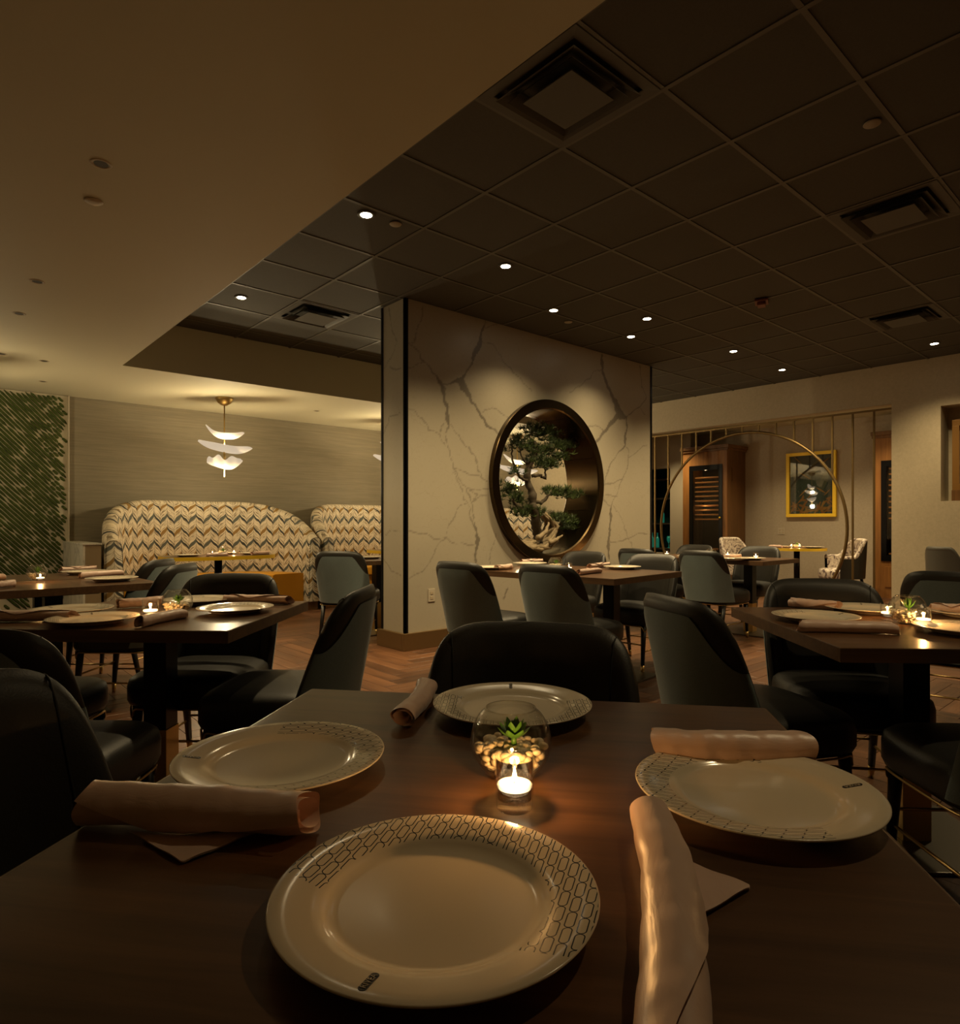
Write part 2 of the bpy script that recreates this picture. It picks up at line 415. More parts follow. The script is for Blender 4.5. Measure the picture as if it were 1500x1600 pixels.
for cx, cy, rz in [(p[1], p[2], p[3]) for p in near if id(p) not in ps] + far:
    if rz == 0: rest.box(cx-PL/2+.0012, cx+PL/2-.0012, cy-PWD/2+.0012, cy+PWD/2-.0012, -.012, 0)
    else: rest.box(cx-PWD/2+.0012, cx+PWD/2-.0012, cy-PL/2+.0012, cy+PL/2-.0012, -.012, 0)
o = link('planks', rest.me(), M['plank'], floor); o['kind'] = 'stuff'

# ceiling: slab, hanging bars, tiles
ceil = struct('ceiling', MB().box(XS, 12.4, YN-.1, YB+.1, CE+.03, CE+.12).me(), M['tile'])
ia0, ia1 = -2, 11; ib0, ib1 = -8, 9
tile_me = MB().box(-TS/2+.006, TS/2-.006, -TS/2+.006, TS/2-.006, CE+.006, CE+.024).me(bevel=.004, seg=1); tile_me.materials.append(M['tile'])
vents = {(-1, 0): (2.261, 1.961), (3, -1): (4.70, 1.351), (7, 0): (7.141, 1.961), (0, 6): (2.871, 5.621)}
tf = MB()
for a in range(-2, 11):
    for b in range(-9, 9):
        cx, cy = GX+(a+.5)*TS, GY+(b+.5)*TS
        if cx-TS/2 > XR-.05 or cy-TS/2 > YF-.05 or cx+TS/2 < XS+.05: continue
        if (a, b) in vents: continue
        x0, x1, y0, y1 = max(cx-TS/2, XS), min(cx+TS/2, XR), max(cy-TS/2, YN), min(cy+TS/2, YF)
        if y1 < y0+.02: continue
        us = [proj(x, y, CE) for x in (x0, x1) for y in (y0, y1)]
        seen = any(-150 < u < 1650 and -150 < v < 700 and d > .1 for u, v, d in us)
        whole = (x1-x0) > TS-.01 and (y1-y0) > TS-.01
        if seen:
            if whole:
                o = bpy.data.objects.new('ceiling_tile', tile_me); col.objects.link(o); o.parent = ceil; o.location = (cx, cy, 0)
            else:
                o = link('ceiling_tile', MB().box(x0+.006, x1-.006, y0+.006, y1-.006, CE+.006, CE+.024).me(bevel=.004, seg=1), M['tile'], ceil)
        else: tf.box(x0+.006, x1-.006, y0+.006, y1-.006, CE+.006, CE+.024)
o = link('ceiling_tiles', tf.me(), M['tile'], ceil); o['kind'] = 'stuff'
for a in range(-1, 11):
    x = GX+a*TS
    if XS < x < XR: link('ceiling_bar', MB().box(x-.012, x+.012, YN, YF, CE, CE+.03).me(), M['tbar'], ceil)
for b in range(-8, 9):
    y = GY+b*TS
    if YN < y < YF: link('ceiling_bar', MB().box(XS, XR, y-.012, y+.012, CE+.0008, CE+.03).me(), M['tbar'], ceil)
# lower plaster ceiling, an L round the tiled tray
sof = struct('ceiling', MB().box(XL, XS, YN, YB, SO, CE+.12).box(XS, XR, YF, YB, SO, CE+.12).me(), M['paint'])
# back room ceiling
struct('ceiling', MB().box(XR+.15, 12.4, 1.9, YB, 2.80, 2.95).me(), M['paint'])

# walls
struct('wall_back', MB().box(XL, 12.4, YB, YB+.12, 0, CE+.1).me(), M['silkwall'])
struct('wall_left', MB().box(XL-.12, XL, YN, YB, 0, CE+.1).me(), M['clothwall'])
struct('wall_front', MB().box(XL, XR, YN-.12, YN, 0, CE+.1).me(), M['clothwall'])
HZ = 2.595; Y0o, Y1o = 2.653, 6.45
NY = 2.142; NZ0, NZ1, ND = 1.376, 2.50, .34     # picture niche, running on past the frame
wr = MB().box(XR, XR+.15, Y0o, Y1o, HZ, CE+.1).box(XR, XR+.15, Y1o, YB, 0, CE+.1)
wr.box(XR, XR+.45, NY, Y0o, 0, CE+.1)
wr.box(XR, XR+.45, .55, NY, 0, NZ0).box(XR, XR+.45, .55, NY, NZ1, CE+.1).box(XR+ND, XR+.45, .55, NY, NZ0, NZ1)
wr.box(XR, XR+.45, YN, .55, 0, CE+.1)
struct('wall_right', wr.me(), M['clothwall'])
struct('wall_alcove', MB().box(XA, XA+.12, 2.4, 6.9, 0, 2.9).me(), M['clothwall2'])
struct('wall_alcove_side', MB().box(XR+.45, XA+.1, 2.30, 2.42, 0, 2.9).me(), M['clothwall2'])
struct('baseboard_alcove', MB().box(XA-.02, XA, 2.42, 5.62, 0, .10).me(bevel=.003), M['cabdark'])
# bar wall with its dark pass
PX0 = 10.95
by0, by1 = onX(1047, PX0), onX(1008, PX0)
bw = MB().box(PX0, PX0+.14, 6.46, by0, 0, 2.8).box(PX0, PX0+.14, by0, by1, 2.19, 2.8).box(PX0, PX0+.14, by1, YB, 0, 2.8).box(PX0, PX0+.14, by0, by1, 0, .55)
struct('wall_bar', bw.me(), M['plaster'])
struct('trim_1', MB().box(PX0-.05, PX0+.02, 6.46, 6.56, 0, 2.8).me(bevel=.006), M['plaster'])
bs = empty('bar_shelving', (PX0+.5, (by0+by1)/2, 0), 0, 'dark teal back bar shelving seen through the white opening beside the marble wall', 'shelving')
def loc_box(parent, name, mat, x0, x1, y0, y1, z0, z1, bevel=0, kind=None):
    px, py, pz = parent.location
    o = link(name, MB().box(x0-px, x1-px, y0-py, y1-py, z0-pz, z1-pz).me(bevel=bevel), mat, parent)
    if kind: o['kind'] = kind
    return o
loc_box(bs, 'back_panel', M['tealdark'], PX0+.62, PX0+.66, by0-.1, by1+.6, 0, 2.4)
for i, z in enumerate((.62, 1.12, 1.62, 2.0)): loc_box(bs, 'shelf', M['steel'], PX0+.30, PX0+.62, by0-.1, by1+.6, z-.02, z+.012)
loc_box(bs, 'side_panel', M['tealdark'], PX0+.3, PX0+.66, by0-.14, by0-.1, 0, 2.4)
bottle_me = MB().lathe([(0,0),(.036,0),(.038,.02),(.038,.17),(.030,.20),(.014,.22),(.012,.28),(.015,.285),(.015,.30),(0,.30)], 16).me(True)
glass_me = MB().lathe([(0,0),(.032,0),(.030,.006),(.005,.012),(.004,.09),(.02,.11),(.036,.15),(.038,.19),(.030,.235),(.029,.235),(.036,.19),(.034,.152),(0,.112)], 18).me(True)
yy = by0-.02
for i, (dy, z, kind) in enumerate([(.10, 1.132, 'g'), (.62, .632, 'b'), (.74, .632, 'b'), (.50, 1.132, 'b'), (.36, .632, 'g')]):
    o = link('bottle' if kind == 'b' else 'wine_glass', bottle_me if kind == 'b' else glass_me, None, None, (PX0+.44, by0-.05+dy, z))
    if not o.data.materials: o.data.materials.append(M['teal'])
    tag(o, ['teal-lit stemmed glass on the second bar shelf beside the white pier', 'green bottle on the low bar shelf, nearer the marble wall',
            'teal bottle on the low bar shelf, next to the green one', 'dark bottle alone on the second bar shelf', 'stemmed glass on the low bar shelf in the middle'][i],
        'bottle' if kind == 'b' else 'glass')

# ---------------------------------------------------------------- marble feature wall with the moon window
WY, WB, WX0, WX1 = 4.66, 5.03, 3.225, 6.95
CXc, CZc, RO, RI = 5.07, 1.55, .862, .762
segs = []
def vein(sc, ox, oy, *pts, side=False):
    q = []
    for x, y, w in pts:
        px, py = ox+x*sc, oy+y*sc
        k = (px-CX)/F; rx, ry = FW[0]+k*RT[0], FW[1]+k*RT[1]
        if side: d = WX0/rx; h = ry*d
        else: d = WY/ry; h = rx*d
        q.append((h, CAMH-(py-HY)*d/F, max(w*sc*d/F*.85, .0095)))
    for a, b in zip(q[:-1], q[1:]): segs.append((side, a, b))
A_ = (.16247, 600, 460); B_ = (.18744, 600, 700); C_ = (.21242, 890, 540)
def vn(S, *pts, w=8, side=False): vein(*S, *[(p[0], p[1], p[2] if len(p) > 2 else w) for p in pts], side=side)
vn(A_, (965,230,5),(965,265,15),(950,330,35),(930,430,50),(900,520,60),(870,590,45),(830,670,25),(785,760,22),(755,800,55),(740,850,100),(790,930,75),(830,1010,45),(880,1080,28),(940,1170,38),(1000,1260,38),(1060,1310,22),(1095,1335,15))
vn(A_, (720,830,60),(650,850,30),(600,862,15),(560,860,25))
vn(A_, (215,440,6),(265,480,12),(320,550,14),(370,640,14),(440,700,16),(500,780,22),(540,840,45),(575,900,48),(580,1000,42),(610,1080,55),(605,1170,52),(610,1230,45),(620,1270,30),(600,1330,10),(600,1400,8),(635,1490,8),(650,1600,8))
vn(A_, (375,90),(350,260),(320,370),(270,460))
vn(A_, (215,700),(290,700,11),(330,670),(370,645))
vn(A_, (215,1105),(290,1125),(360,1180),(440,1300),(530,1350),(580,1440),(590,1470))
vn(A_, (580,1235,12),(555,1290,10),(545,1350))
vn(A_, (640,1260,12),(720,1360),(800,1470),(880,1560),(885,1600))
vn(A_, (970,330),(1030,305),(1090,295), w=6)
vn(A_, (950,455),(1040,480),(1100,560),(1150,640),(1220,720),(1420,930), w=6)
vn(A_, (950,1140),(980,1100),(1055,1085),(1110,1130),(1190,1180), w=7)
vn(B_, (540,0,10),(565,90,10),(580,160,12),(620,240,10),(680,330,10),(710,380,13),(735,450,15),(745,530,13),(745,600,15),(760,690,28),(780,760,38),(775,840,38),(765,900,28),(760,980,16))
vn(B_, (590,160,12),(660,200),(790,235),(860,275))
vn(B_, (705,0),(760,70),(770,130),(810,240), w=7)
vn(B_, (570,190),(610,270),(650,350),(660,420),(700,470),(720,490), w=7)
vn(B_, (715,490),(705,550),(725,610),(745,650), w=11)
vn(B_, (700,340),(760,335),(800,350),(860,345), w=7)
vn(B_, (720,350),(770,390),(750,440), w=6); vn(B_, (860,390),(790,405),(745,450), w=7)
vn(B_, (690,465),(640,480),(590,570),(540,650),(515,740), w=8)
vn(B_, (190,695),(270,700),(350,720),(430,755),(510,755,11),(600,795),(690,805),(755,800,11))
vn(B_, (510,760),(450,810),(420,860,11),(380,960),(310,1030),(200,1080), w=9)
vn(B_, (1030,1180,22),(990,1260,18)); vn(B_, (930,720),(900,830),(875,960), w=5)
vn(C_, (235,75,26),(245,180,28),(270,270,36),(310,360,32),(345,440,60),(370,505,80),(420,530,32))
vn(C_, (0,350),(60,310),(150,240),(180,190),(240,185))
vn(C_, (350,520,50),(290,590,22),(240,650,32),(185,720,22)); vn(C_, (120,605),(190,580),(250,625), w=9)
vn(C_, (420,530,22),(420,600,22),(410,660,30),(410,730,20),(350,800,10),(285,900,10),(255,1010,10))
vn(C_, (410,730),(440,780),(430,830,10),(420,920,10),(385,980,13),(360,1060),(310,1160,10),(300,1200,20),(305,1280,26),(290,1380,26),(285,1450,36),(290,1560,26))
vn(C_, (420,525),(480,470),(520,450),(565,380), w=12); vn(C_, (515,460),(565,515)); vn(C_, (520,150),(530,300),(565,380), w=9)
vn(C_, (435,825),(490,790),(540,740),(572,740))
vn(C_, (240,1030),(310,1010),(385,980), w=10); vn(C_, (240,1100),(350,1105), w=7); vn(C_, (240,1130),(270,1150),(300,1190), w=9)
vn(C_, (325,1180),(380,1260),(430,1410),(480,1520), w=6); vn(C_, (290,1440),(370,1445),(440,1410),(500,1385),(572,1380), w=9)
vn(A_, (45,130),(80,350),(125,470),(60,620),(0,700), side=True); vn(A_, (60,690),(110,725),(155,720), side=True); vn(A_, (0,1340),(60,1180),(155,1130), side=True)
vn(B_, (0,725),(60,690),(135,690), side=True); vn(B_, (0,930),(60,1030),(135,1060), side=True)
def veinvals(h, z, side):
    out = np.zeros(len(h))
    rng = np.random.RandomState(4)
    wob = .008*np.sin(h*31+z*17)+.006*np.sin(h*63-z*41)+.004*np.sin(h*129+z*97)
    hh, zz = h+wob, z+wob[::-1]*0+.008*np.sin(h*23-z*37)
    for s_, a, b in segs:
        if s_ != side: continue
        ax, az, aw = a; bx, bz, bw_ = b
        L2 = (bx-ax)**2+(bz-az)**2+1e-9
        t = np.clip(((hh-ax)*(bx-ax)+(zz-az)*(bz-az))/L2, 0, 1)
        d = np.hypot(hh-ax-t*(bx-ax), zz-az-t*(bz-az)); w = (aw+t*(bw_-aw))/2
        out = np.maximum(out, np.clip((w-d)/.005+.5, 0, 1)*np.clip(.45+w/.012*.5, 0, 1))
    return out
def marble_sheet(u0, u1, z0, z1, step, put, hole, side):
    nu = int((u1-u0)/step)+1; nz = int((z1-z0)/step)+1
    us = np.linspace(u0, u1, nu); zs = np.linspace(z0, z1, nz); U, Z = np.meshgrid(us, zs)
    U = U.ravel(); Z = Z.ravel(); vs = [put(a, b) for a, b in zip(U.tolist(), Z.tolist())]
    ii, jj = np.meshgrid(np.arange(nu-1), np.arange(nz-1)); ii = ii.ravel(); jj = jj.ravel()
    if hole:
        uc = (us[ii]+us[ii+1])/2; zc = (zs[jj]+zs[jj+1])/2; k = np.hypot(uc-CXc, zc-CZc) > (RO+RI)/2; ii = ii[k]; jj = jj[k]
    q = np.stack([jj*nu+ii, jj*nu+ii+1, (jj+1)*nu+ii+1, (jj+1)*nu+ii], 1).tolist()
    return vs, q, veinvals(U, Z, side)
v1, f1, a1 = marble_sheet(WX0, WX1, .14, CE, .0125, lambda a, b: (a, WY, b), True, False)
v2, f2, a2 = marble_sheet(WY, WB, .14, CE, .0125, lambda a, b: (WX0, a, b), False, True)
n1_ = len(v1); vs = v1+v2; fs = f1+[[i+n1_ for i in f] for f in f2]; av = list(a1)+list(a2)
v3, f3, a3 = marble_sheet(WX0, WX1, .14, CE, .04, lambda a, b: (a, WB, b), True, False)
n2_ = len(vs); vs += v3; fs += [[i+n2_ for i in f][::-1] for f in f3]; av += [0]*len(v3)
n3_ = len(vs); vs += [(WX1, WY, .14), (WX1, WB, .14), (WX1, WB, CE), (WX1, WY, CE)]; fs.append([n3_+i for i in range(4)]); av += [0]*4
wm = mesh(vs, fs); at_ = wm.attributes.new('vein', 'FLOAT', 'POINT'); at_.data.foreach_set('value', np.array(av, dtype=np.float32))
wall_m = struct('wall_center', wm, M['marble'])
# dark corner strips, brass plinth
for nm, b in (('corner_strip', (WX0-.006, WX0+.030, WY-.006, WY+.012)), ('corner_strip', (WX0-.006, WX0+.012, WY-.006, WY+.022)), ('corner_strip', (WX0-.006, WX0+.02, WB-.026, WB+.006)),
              ('corner_strip', (WX1-.03, WX1+.006, WY-.006, WY+.012))):
    link(nm, MB().box(b[0], b[1], b[2], b[3], .15, CE-.001).me(bevel=.002), M['black'], wall_m)
for b in ((WX0-.035, WX1+.03, WY-.035, WY+.0), (WX0-.035, WX0+.0, WY+.0005, WB+.03), (WX0-.03, WX1+.03, WB, WB+.03)):
    link('plinth', MB().box(*b, 0, .15).me(bevel=.004), M['plinth'], wall_m)
# moon window liner
mw = empty('moon_window', (CXc, (WY+WB)/2, CZc), 0, 'large round dark bronze moon window through the marble wall', 'window')
yf, yr = WY-.055-(WY+WB)/2, WB+.055-(WY+WB)/2
def ringprof(prof, n=96):
    mb = MB(); vs = []
    for r, y in prof:
        for k in range(n):
            a = 2*math.pi*k/n; vs.append((r*math.cos(a), y, r*math.sin(a)))
    m = len(prof)
    fs = [(i*n+k, i*n+(k+1) % n, ((i+1) % m)*n+(k+1) % n, ((i+1) % m)*n+k) for i in range(m) for k in range(n)]
    return mb.add(vs, fs).me(True)
def flat(me):
    bm = bmesh.new(); bm.from_mesh(me)
    for e in bm.edges:
        if len(e.link_faces) == 2 and e.calc_face_angle(0) > .5: e.smooth = False
    bm.to_mesh(me); bm.free(); return me
link('front_ring', flat(ringprof([(RI, yf+.012), (RI+.012, yf), (RO-.004, yf), (RO, yf+.004), (RO, yf+.075), (RI, yf+.075)])), M['darkbronze'], mw)
link('rear_ring', flat(ringprof([(RI, yr-.075), (RO, yr-.075), (RO, yr-.004), (RO-.004, yr), (RI+.01, yr), (RI, yr-.01)])), M['darkbronze'], mw)
# liner made of eight curved sheets, their joints show as thin lines
for k in range(8):
    a0, a1_ = math.radians(45*k-22+.15), math.radians(45*k+23-.15); mb = MB()
    mb.grid(lambda u, v: ((RI+.001)*math.cos(a0+(a1_-a0)*u), yf+.07+(yr-yf-.14)*v, (RI+.001)*math.sin(a0+(a1_-a0)*u)), 14, 2)
    mb.grid(lambda u, v: ((RI+.008)*math.cos(a0+(a1_-a0)*u), yf+.07+(yr-yf-.14)*v, (RI+.008)*math.sin(a0+(a1_-a0)*u)), 14, 2, True)
    link('liner_sheet', mb.me(True), M['darkbronze'], mw)

# wall plates
def plate_on(px, py, X=None, Y=None, name='switch', label='', w=.075, h=.115, n=1, cat='switch'):
    k = (px-CX)/F; r = (FW[0]+k*RT[0], FW[1]+k*RT[1])
    if Y is not None: d = Y/r[1]; loc = (r[0]*d, Y, CAMH-(py-HY)*d/F); rz = 0
    else: d = X/r[0]; loc = (X, r[1]*d, CAMH-(py-HY)*d/F); rz = math.pi/2+math.pi
    e = empty(name, loc, rz, label, cat)
    link('face_plate', MB().box(-w/2*n, w/2*n, -.006, 0, -h/2, h/2).me(bevel=.002), M['plate_white'], e)
    for i in range(n): 
        x = (i-(n-1)/2)*w*.9
        for dz in (-.022, .022): link('socket', MB().box(x-.016, x+.016, -.009, -.005, dz-.014, dz+.014).me(bevel=.002), M['discpaint'], e)
    return e
plate_on(674, 930, Y=WY, name='wall_outlet', label='white wall outlet low on the marble wall behind the first blue chair', cat='outlet')
plate_on(1221, 830, X=XA, name='wall_outlet', label='double wall outlet below the yellow framed picture', n=2, w=.06, cat='outlet')

# marble topped partition beside the booths
pa = empty('low_partition', (1.40, 8.3, 0), 0, 'low pale marble partition at the left end of the first booth', 'partition')
loc_box(pa, 'marble_panel', M['podium'], 1.325, 1.345, 7.72, 8.915, 0, .90)
loc_box(pa, 'core', M['tan'], 1.346, 1.49, 7.72, 8.915, 0, .885)
loc_box(pa, 'cap', M['podium'], 1.32, 1.495, 7.71, 8.915, .886, .905, .003)

# moss panel on the back wall
mp = empty('moss_panel', (0, YB-.03, 0), 0, 'cream wall panel covered with slanting strips of green moss, left of the booths', 'wall art')
MX0, MX1, MZ0, MZ1 = -1.6, 1.372, .12, SO-.005
link('backing', MB().box(MX0, MX1, 0, .028, MZ0, MZ1).me(), plain('moss_backing', (.50, .44, .31), .7), mp)
link('edge_trim', MB().box(MX1, MX1+.012, -.035, .029, MZ0, MZ1).me(), M['plate_white'], mp)
link('base_board', MB().box(MX0, MX1, -.05, .028, .0, MZ0-.005).me(), M['cabwood'], mp)
def mossblob(L, r, seed):
    rnd = random.Random(seed); n, m = max(6, int(L/.05)), 6; mb = MB(); pts = []; rr = []
    for i in range(n+1):
        t = i/n; pts.append((L*(t-.5), 0, 0)); rr.append(max(.25, (1-abs(2*t-1)**(4+L*22))**.7)*r*rnd.uniform(.86, 1.1))
    mb.tube(pts, rr, m); 
    me = mb.me(True)
    for v in me.vertices: v.co.y *= .9; v.co.x += rnd.uniform(-.002, .002); v.co.z += rnd.uniform(-.0014, .0014); v.co.y += rnd.uniform(-.004, .004)
    me.materials.append(M['moss']); return me
blobs = [(L, [mossblob(L, .0150, s+int(L*100)) for s in range(3)]) for L in (.07, .15, .27, .42, .60)]
th = math.radians(-47)
dx, dz = math.cos(th), math.sin(th); nx, nz = -dz, dx
sp_ = .0362; rnd = random.Random(12); nm = 0
extra = MB()
for k in range(-100, 110):
    s = -4.
    while s < 4.:
        # strip lengths follow broad slanting bands, so the gaps gather into pale seams
        px_, pz_ = nx*k*sp_+dx*s, 1.4+nz*k*sp_+dz*s
        L, lst = blobs[rnd.choices([0,1,2,3,4], [1,1,3,5,6])[0]]
        g = math.sin(px_*3.1+pz_*1.3)+math.sin(pz_*5.2-px_*1.1)
        if g > 1.45: s += .045; continue
        cxm, czm = px_+dx*L/2, pz_+dz*L/2
        ex, ez = abs(dx)*L/2, abs(dz)*L/2
        if L > .25 and not cxm+ex < MX1-.004: L, lst = blobs[rnd.choice([0,1,2])]; cxm, czm = px_+dx*L/2, pz_+dz*L/2; ex, ez = abs(dx)*L/2, abs(dz)*L/2
        if cxm-ex > MX0+.01 and cxm+ex < MX1-.004 and czm-ez > MZ0+.01 and czm+ez < MZ1-.004:
            u, v, d = proj(cxm, YB, czm)
            me = rnd.choice(lst)
            if u > -12 and nm < 300:
                o = bpy.data.objects.new('moss_strip', me); col.objects.link(o); o.parent = mp; o.location = (cxm, -.005, czm); o.rotation_euler = (0, -th, 0); nm += 1
            elif u > -400:
                R_ = Matrix.Rotation(-th, 3, 'Y')
                extra.add([tuple(R_ @ v.co+Vector((cxm, -.005, czm))) for v in me.vertices], [tuple(p.vertices) for p in me.polygons])
            s += L+.001
        else: s += .03
if extra.v:
    o = link('moss_strips', extra.me(True), M['moss'], mp); o['kind'] = 'stuff'

# ================================================================== CEILING FITTINGS
def vent(loc, label):
    e = empty('ceiling_vent', (loc[0], loc[1], CE), 0, label, 'vent', 'square ceiling vents')
    s = TS/2-.008
    def sqring(o, i, z0, z1):   # sloping square ring
        mb = MB(); vs = []
        for r, z in ((o, z0), (i, z1), (i-.004, z1+.003), (o-.004, z0+.004)):
            vs += [(-r,-r,z),(r,-r,z),(r,r,z),(-r,r,z)]
        fs = [(a*4+b, a*4+(b+1) % 4, ((a+1) % 4)*4+(b+1) % 4, ((a+1) % 4)*4+b) for a in range(4) for b in range(4)]
        return mb.add(vs, fs).me()
    link('frame', sqring(s, s-.055, -.003, .001), M['vent'], e)
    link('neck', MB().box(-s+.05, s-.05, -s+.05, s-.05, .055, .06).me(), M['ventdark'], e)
    link('louver', sqring(s-.062, s-.125, -.020, .020), M['vent'], e)
    link('louver', sqring(s-.10, s-.14, -.030, .012), M['vent'], e)
    link('center_pan', MB().box(-s+.15, s-.15, -s+.15, s-.15, -.036, -.030).me(bevel=.002), M['vent'], e)
    return e
for (a, b), l in zip(vents, ['square ceiling vent nearest the camera, beside the plaster soffit edge', 'square ceiling vent high on the right of the tiled ceiling',
                             'square ceiling vent farthest right, near the cream wall', 'square ceiling vent above the dark-stripped end of the marble wall']):
    vent(vents[(a, b)], l)
lens_me = MB().lathe([(0, 0), (.036, 0), (.036, .002), (0, .002)], 24).me(True)
trim_me = MB().lathe([(.036, .006), (.038, -.002), (.055, -.004), (.058, .004)], 32).me(True)
lens_me.materials.append(M['lamp']); trim_me.materials.append(M['vent'])
lamp_d = bpy.data.lights.new('downlight_beam', 'SPOT'); lamp_d.energy = SPOT_W; lamp_d.color = WARM; lamp_d.spot_size = math.radians(120); lamp_d.spot_blend = 1.; lamp_d.shadow_soft_size = .035
def downlight(x, y, z, label, seen=True, power=1., group='lit round downlights'):
    e = empty('downlight', (x, y, z), 0, label, 'downlight', group)
    for nm, me in (('trim', trim_me), ('lens', lens_me)):
        o = bpy.data.objects.new(nm, me); col.objects.link(o); o.parent = e
        o.location = (0, 0, -.003 if nm == 'lens' else 0)
    d = lamp_d
    if power != 1.: d = lamp_d.copy(); d.energy = SPOT_W*power
    l = bpy.data.objects.new('beam', d); col.objects.link(l); l.parent = e; l.location = (0, 0, -.02)
    return e
for x, y, p, l in [(2.177, 3.579, 1, 'brightest lit downlight, left of the marble wall near the soffit edge'), (2.153, 5.599, 1, 'lit downlight farthest left, over the soffit corner end of the tray'),
    (3.41, 3.585, 1, 'lit downlight in front of the marble wall, over its dark corner strip end'), (4.446, 4.032, .5, 'lit downlight close to the marble wall, left one of the wall-washing pair'),
    (5.30, 3.603, 1, 'lit downlight above the moon window, a row out from the wall'), (5.679, 4.058, .5, 'lit downlight close to the marble wall, right one of the wall-washing pair'),
    (7.039, 3.632, 1, 'lit downlight past the right end of the marble wall, in the far row'), (8.351, 3.658, 1, 'lit downlight in front of the brass screen, last of the far row'),
    (8.389, 2.029, .6, 'small lit downlight farthest right, by the cream wall')]:
    downlight(x, y, CE, l, power=p)
for x, y, p, l in [(5.3, .3, .8, 'right of the picture above the right table'), (2.17, .25, .27, 'above the right side of the foreground table'), (6.9, .6, .7, 'right of the picture near the niche')]:  # unseen downlights added to brighten the foreground and the right side
    downlight(x, y, CE, 'added unseen downlight out of the picture, '+l, power=p, group='added unseen downlights out of the picture')
for x, y, l in [(10.1, 4.6, 'round table'), (10.2, 3.2, 'dark armchair'), (10.2, 6.6, 'tall wine cabinet')]:  # fittings out of view, added to light the alcove walls
    downlight(x, y, 2.80, 'added unseen downlight in the alcove ceiling nearest the '+l, power=.7, group='added alcove downlights')
disc_me = MB().lathe([(0, -.006), (.036, -.006), (.040, -.002), (.040, 0)], 28).me(True)
for (x, y, z), m, l in [((2.387, 3.558, CE), 'disc', 'pale sprinkler cover beside the brightest downlight'), ((4.807, 4.167, CE), 'disc', 'small pale sprinkler cover near the top of the marble wall'),
                        ((3.553, 1.117, CE), 'disc', 'pale sprinkler cover alone at the upper right of the tiled ceiling'), ((.636, 3.457, SO), 'discpaint', 'round painted sprinkler cover on the plaster soffit')]:
    e = empty('sprinkler_cover', (x, y, z), 0, l, 'sprinkler')
    link('cover', disc_me.copy(), M[m], e)
rec_me = MB().lathe([(0, .03), (.026, .03), (.028, -.001), (.040, -.003), (.043, .001)], 28).me(True)
rec_in = MB().lathe([(0, -.0015), (.027, -.0015)], 24).me(); rec_in.materials.append(M['off']); rec_me.materials.append(M['discpaint'])
for i, (x, y) in enumerate([(.594, 3.08), (.584, 4.836), (.576, 5.655), (.597, 7.093), (.916, 7.141), (1.037, 8.172), (4.041, 7.887)]):
    e = empty('unlit_downlight', (x, y, SO), 0, ['unlit recessed downlight nearest the camera in the plaster soffit', 'unlit recessed downlight second from the camera along the left of the soffit',
        'small unlit downlight third from the camera along the left of the soffit', 'unlit downlight at the left edge of the picture above the moss panel', 'unlit downlight above the right part of the moss panel',
        'tiny unlit downlight just above the moss panel top', 'unlit downlight above the right end of the first booth'][i], 'downlight', 'unlit soffit downlights')
    for nm, me in (('trim', rec_me), ('dark_lens', rec_in)):
        o = bpy.data.objects.new(nm, me); col.objects.link(o); o.parent = e
e = empty('fire_alarm', (5.635, 2.647, CE), .4, 'small red-brown alarm box on the dark ceiling', 'alarm')
link('base', MB().box(-.075, .075, -.055, .055, -.02, 0).me(bevel=.006), M['alarm'], e)
link('strobe', MB().box(-.05, .05, -.035, .035, -.05, -.021).me(bevel=.012), M['alarm'], e)

# ================================================================== PENDANTS
def petal(L, W, dip, seed, tilt=0, ruffle=.0):
    def f(u, v):
        t = 2*u-1; s = 2*v-1
        w = W*max(0., (1-abs(t)**2.6))**.62
        x = L*t; y = s*w
        z = dip*(t*t)+.45*w*s*s*2.0+tilt*t+ruffle*math.sin(t*9+seed)*(s < 0)*s*s*(1-abs(t)**3)+.012*math.sin(4*t+seed)
        return (x, y, z)
    mb = MB(); mb.grid(f, 33, 9)
    n = len(mb.v); mb.grid(lambda u, v: tuple(a+b for a, b in zip(f(u, v), (0, 0, -.006))), 33, 9, True)
    return sub(mb.me(True))
def pendant(x, y, label, k=1.):
    e = empty('pendant_lamp', (x, y, 0), 0, label, 'pendant lamp', 'three-petal pendant lamps')
    link('canopy', MB().lathe([(0, SO-.095), (.03, SO-.09), (.075, SO-.06), (.098, SO-.02), (.105, SO), (0, SO)], 32).me(True), M['pendbrass'], e)
    link('rod', MB().tube([(0,0,SO-.09), (0,0,1.67)], .0075, 10).me(True), M['pendbrass'], e)
    link('sleeve', MB().tube([(0,0,1.99), (0,0,1.84)], .013, 12).me(True), M['pendbrass'], e)
    for nm, me, z, rz in (('petal', petal(.235, .065, .14, 1, -.045), 2.115, math.radians(-40)), ('petal', petal(.35, .085, .11, 2, -.055), 1.955, math.radians(-48)), ('petal', petal(.21, .12, .09, 3, 0, .025), 1.765, math.radians(-38))):
        o = link(nm, me, M['porcelain'], e, (0, 0, z), rz); o.rotation_euler = (math.radians(-9), 0, rz)
    ld = bpy.data.lights.new('pendant_glow', 'POINT'); ld.energy = PEND_W*k; ld.color = WARM2; ld.shadow_soft_size = .05
    for z in (2.03, 1.63):
        l = bpy.data.objects.new('glow', ld); col.objects.link(l); l.parent = e; l.location = (0.0, -.02, z)
    return e
pendant(2.80, 7.81, 'brass pendant with three glowing petals over the first booth')
pendant(5.25, 7.81, 'petal pendant half hidden by the left edge of the marble wall, over the second booth')
pendant(.15, 7.55, 'added unseen petal pendant beyond the left edge of the picture, before the moss panel', .65)  # unseen pendant added to lift the dim left end
pendant(7.70, 7.81, 'petal pendant seen through the moon window behind the pine')

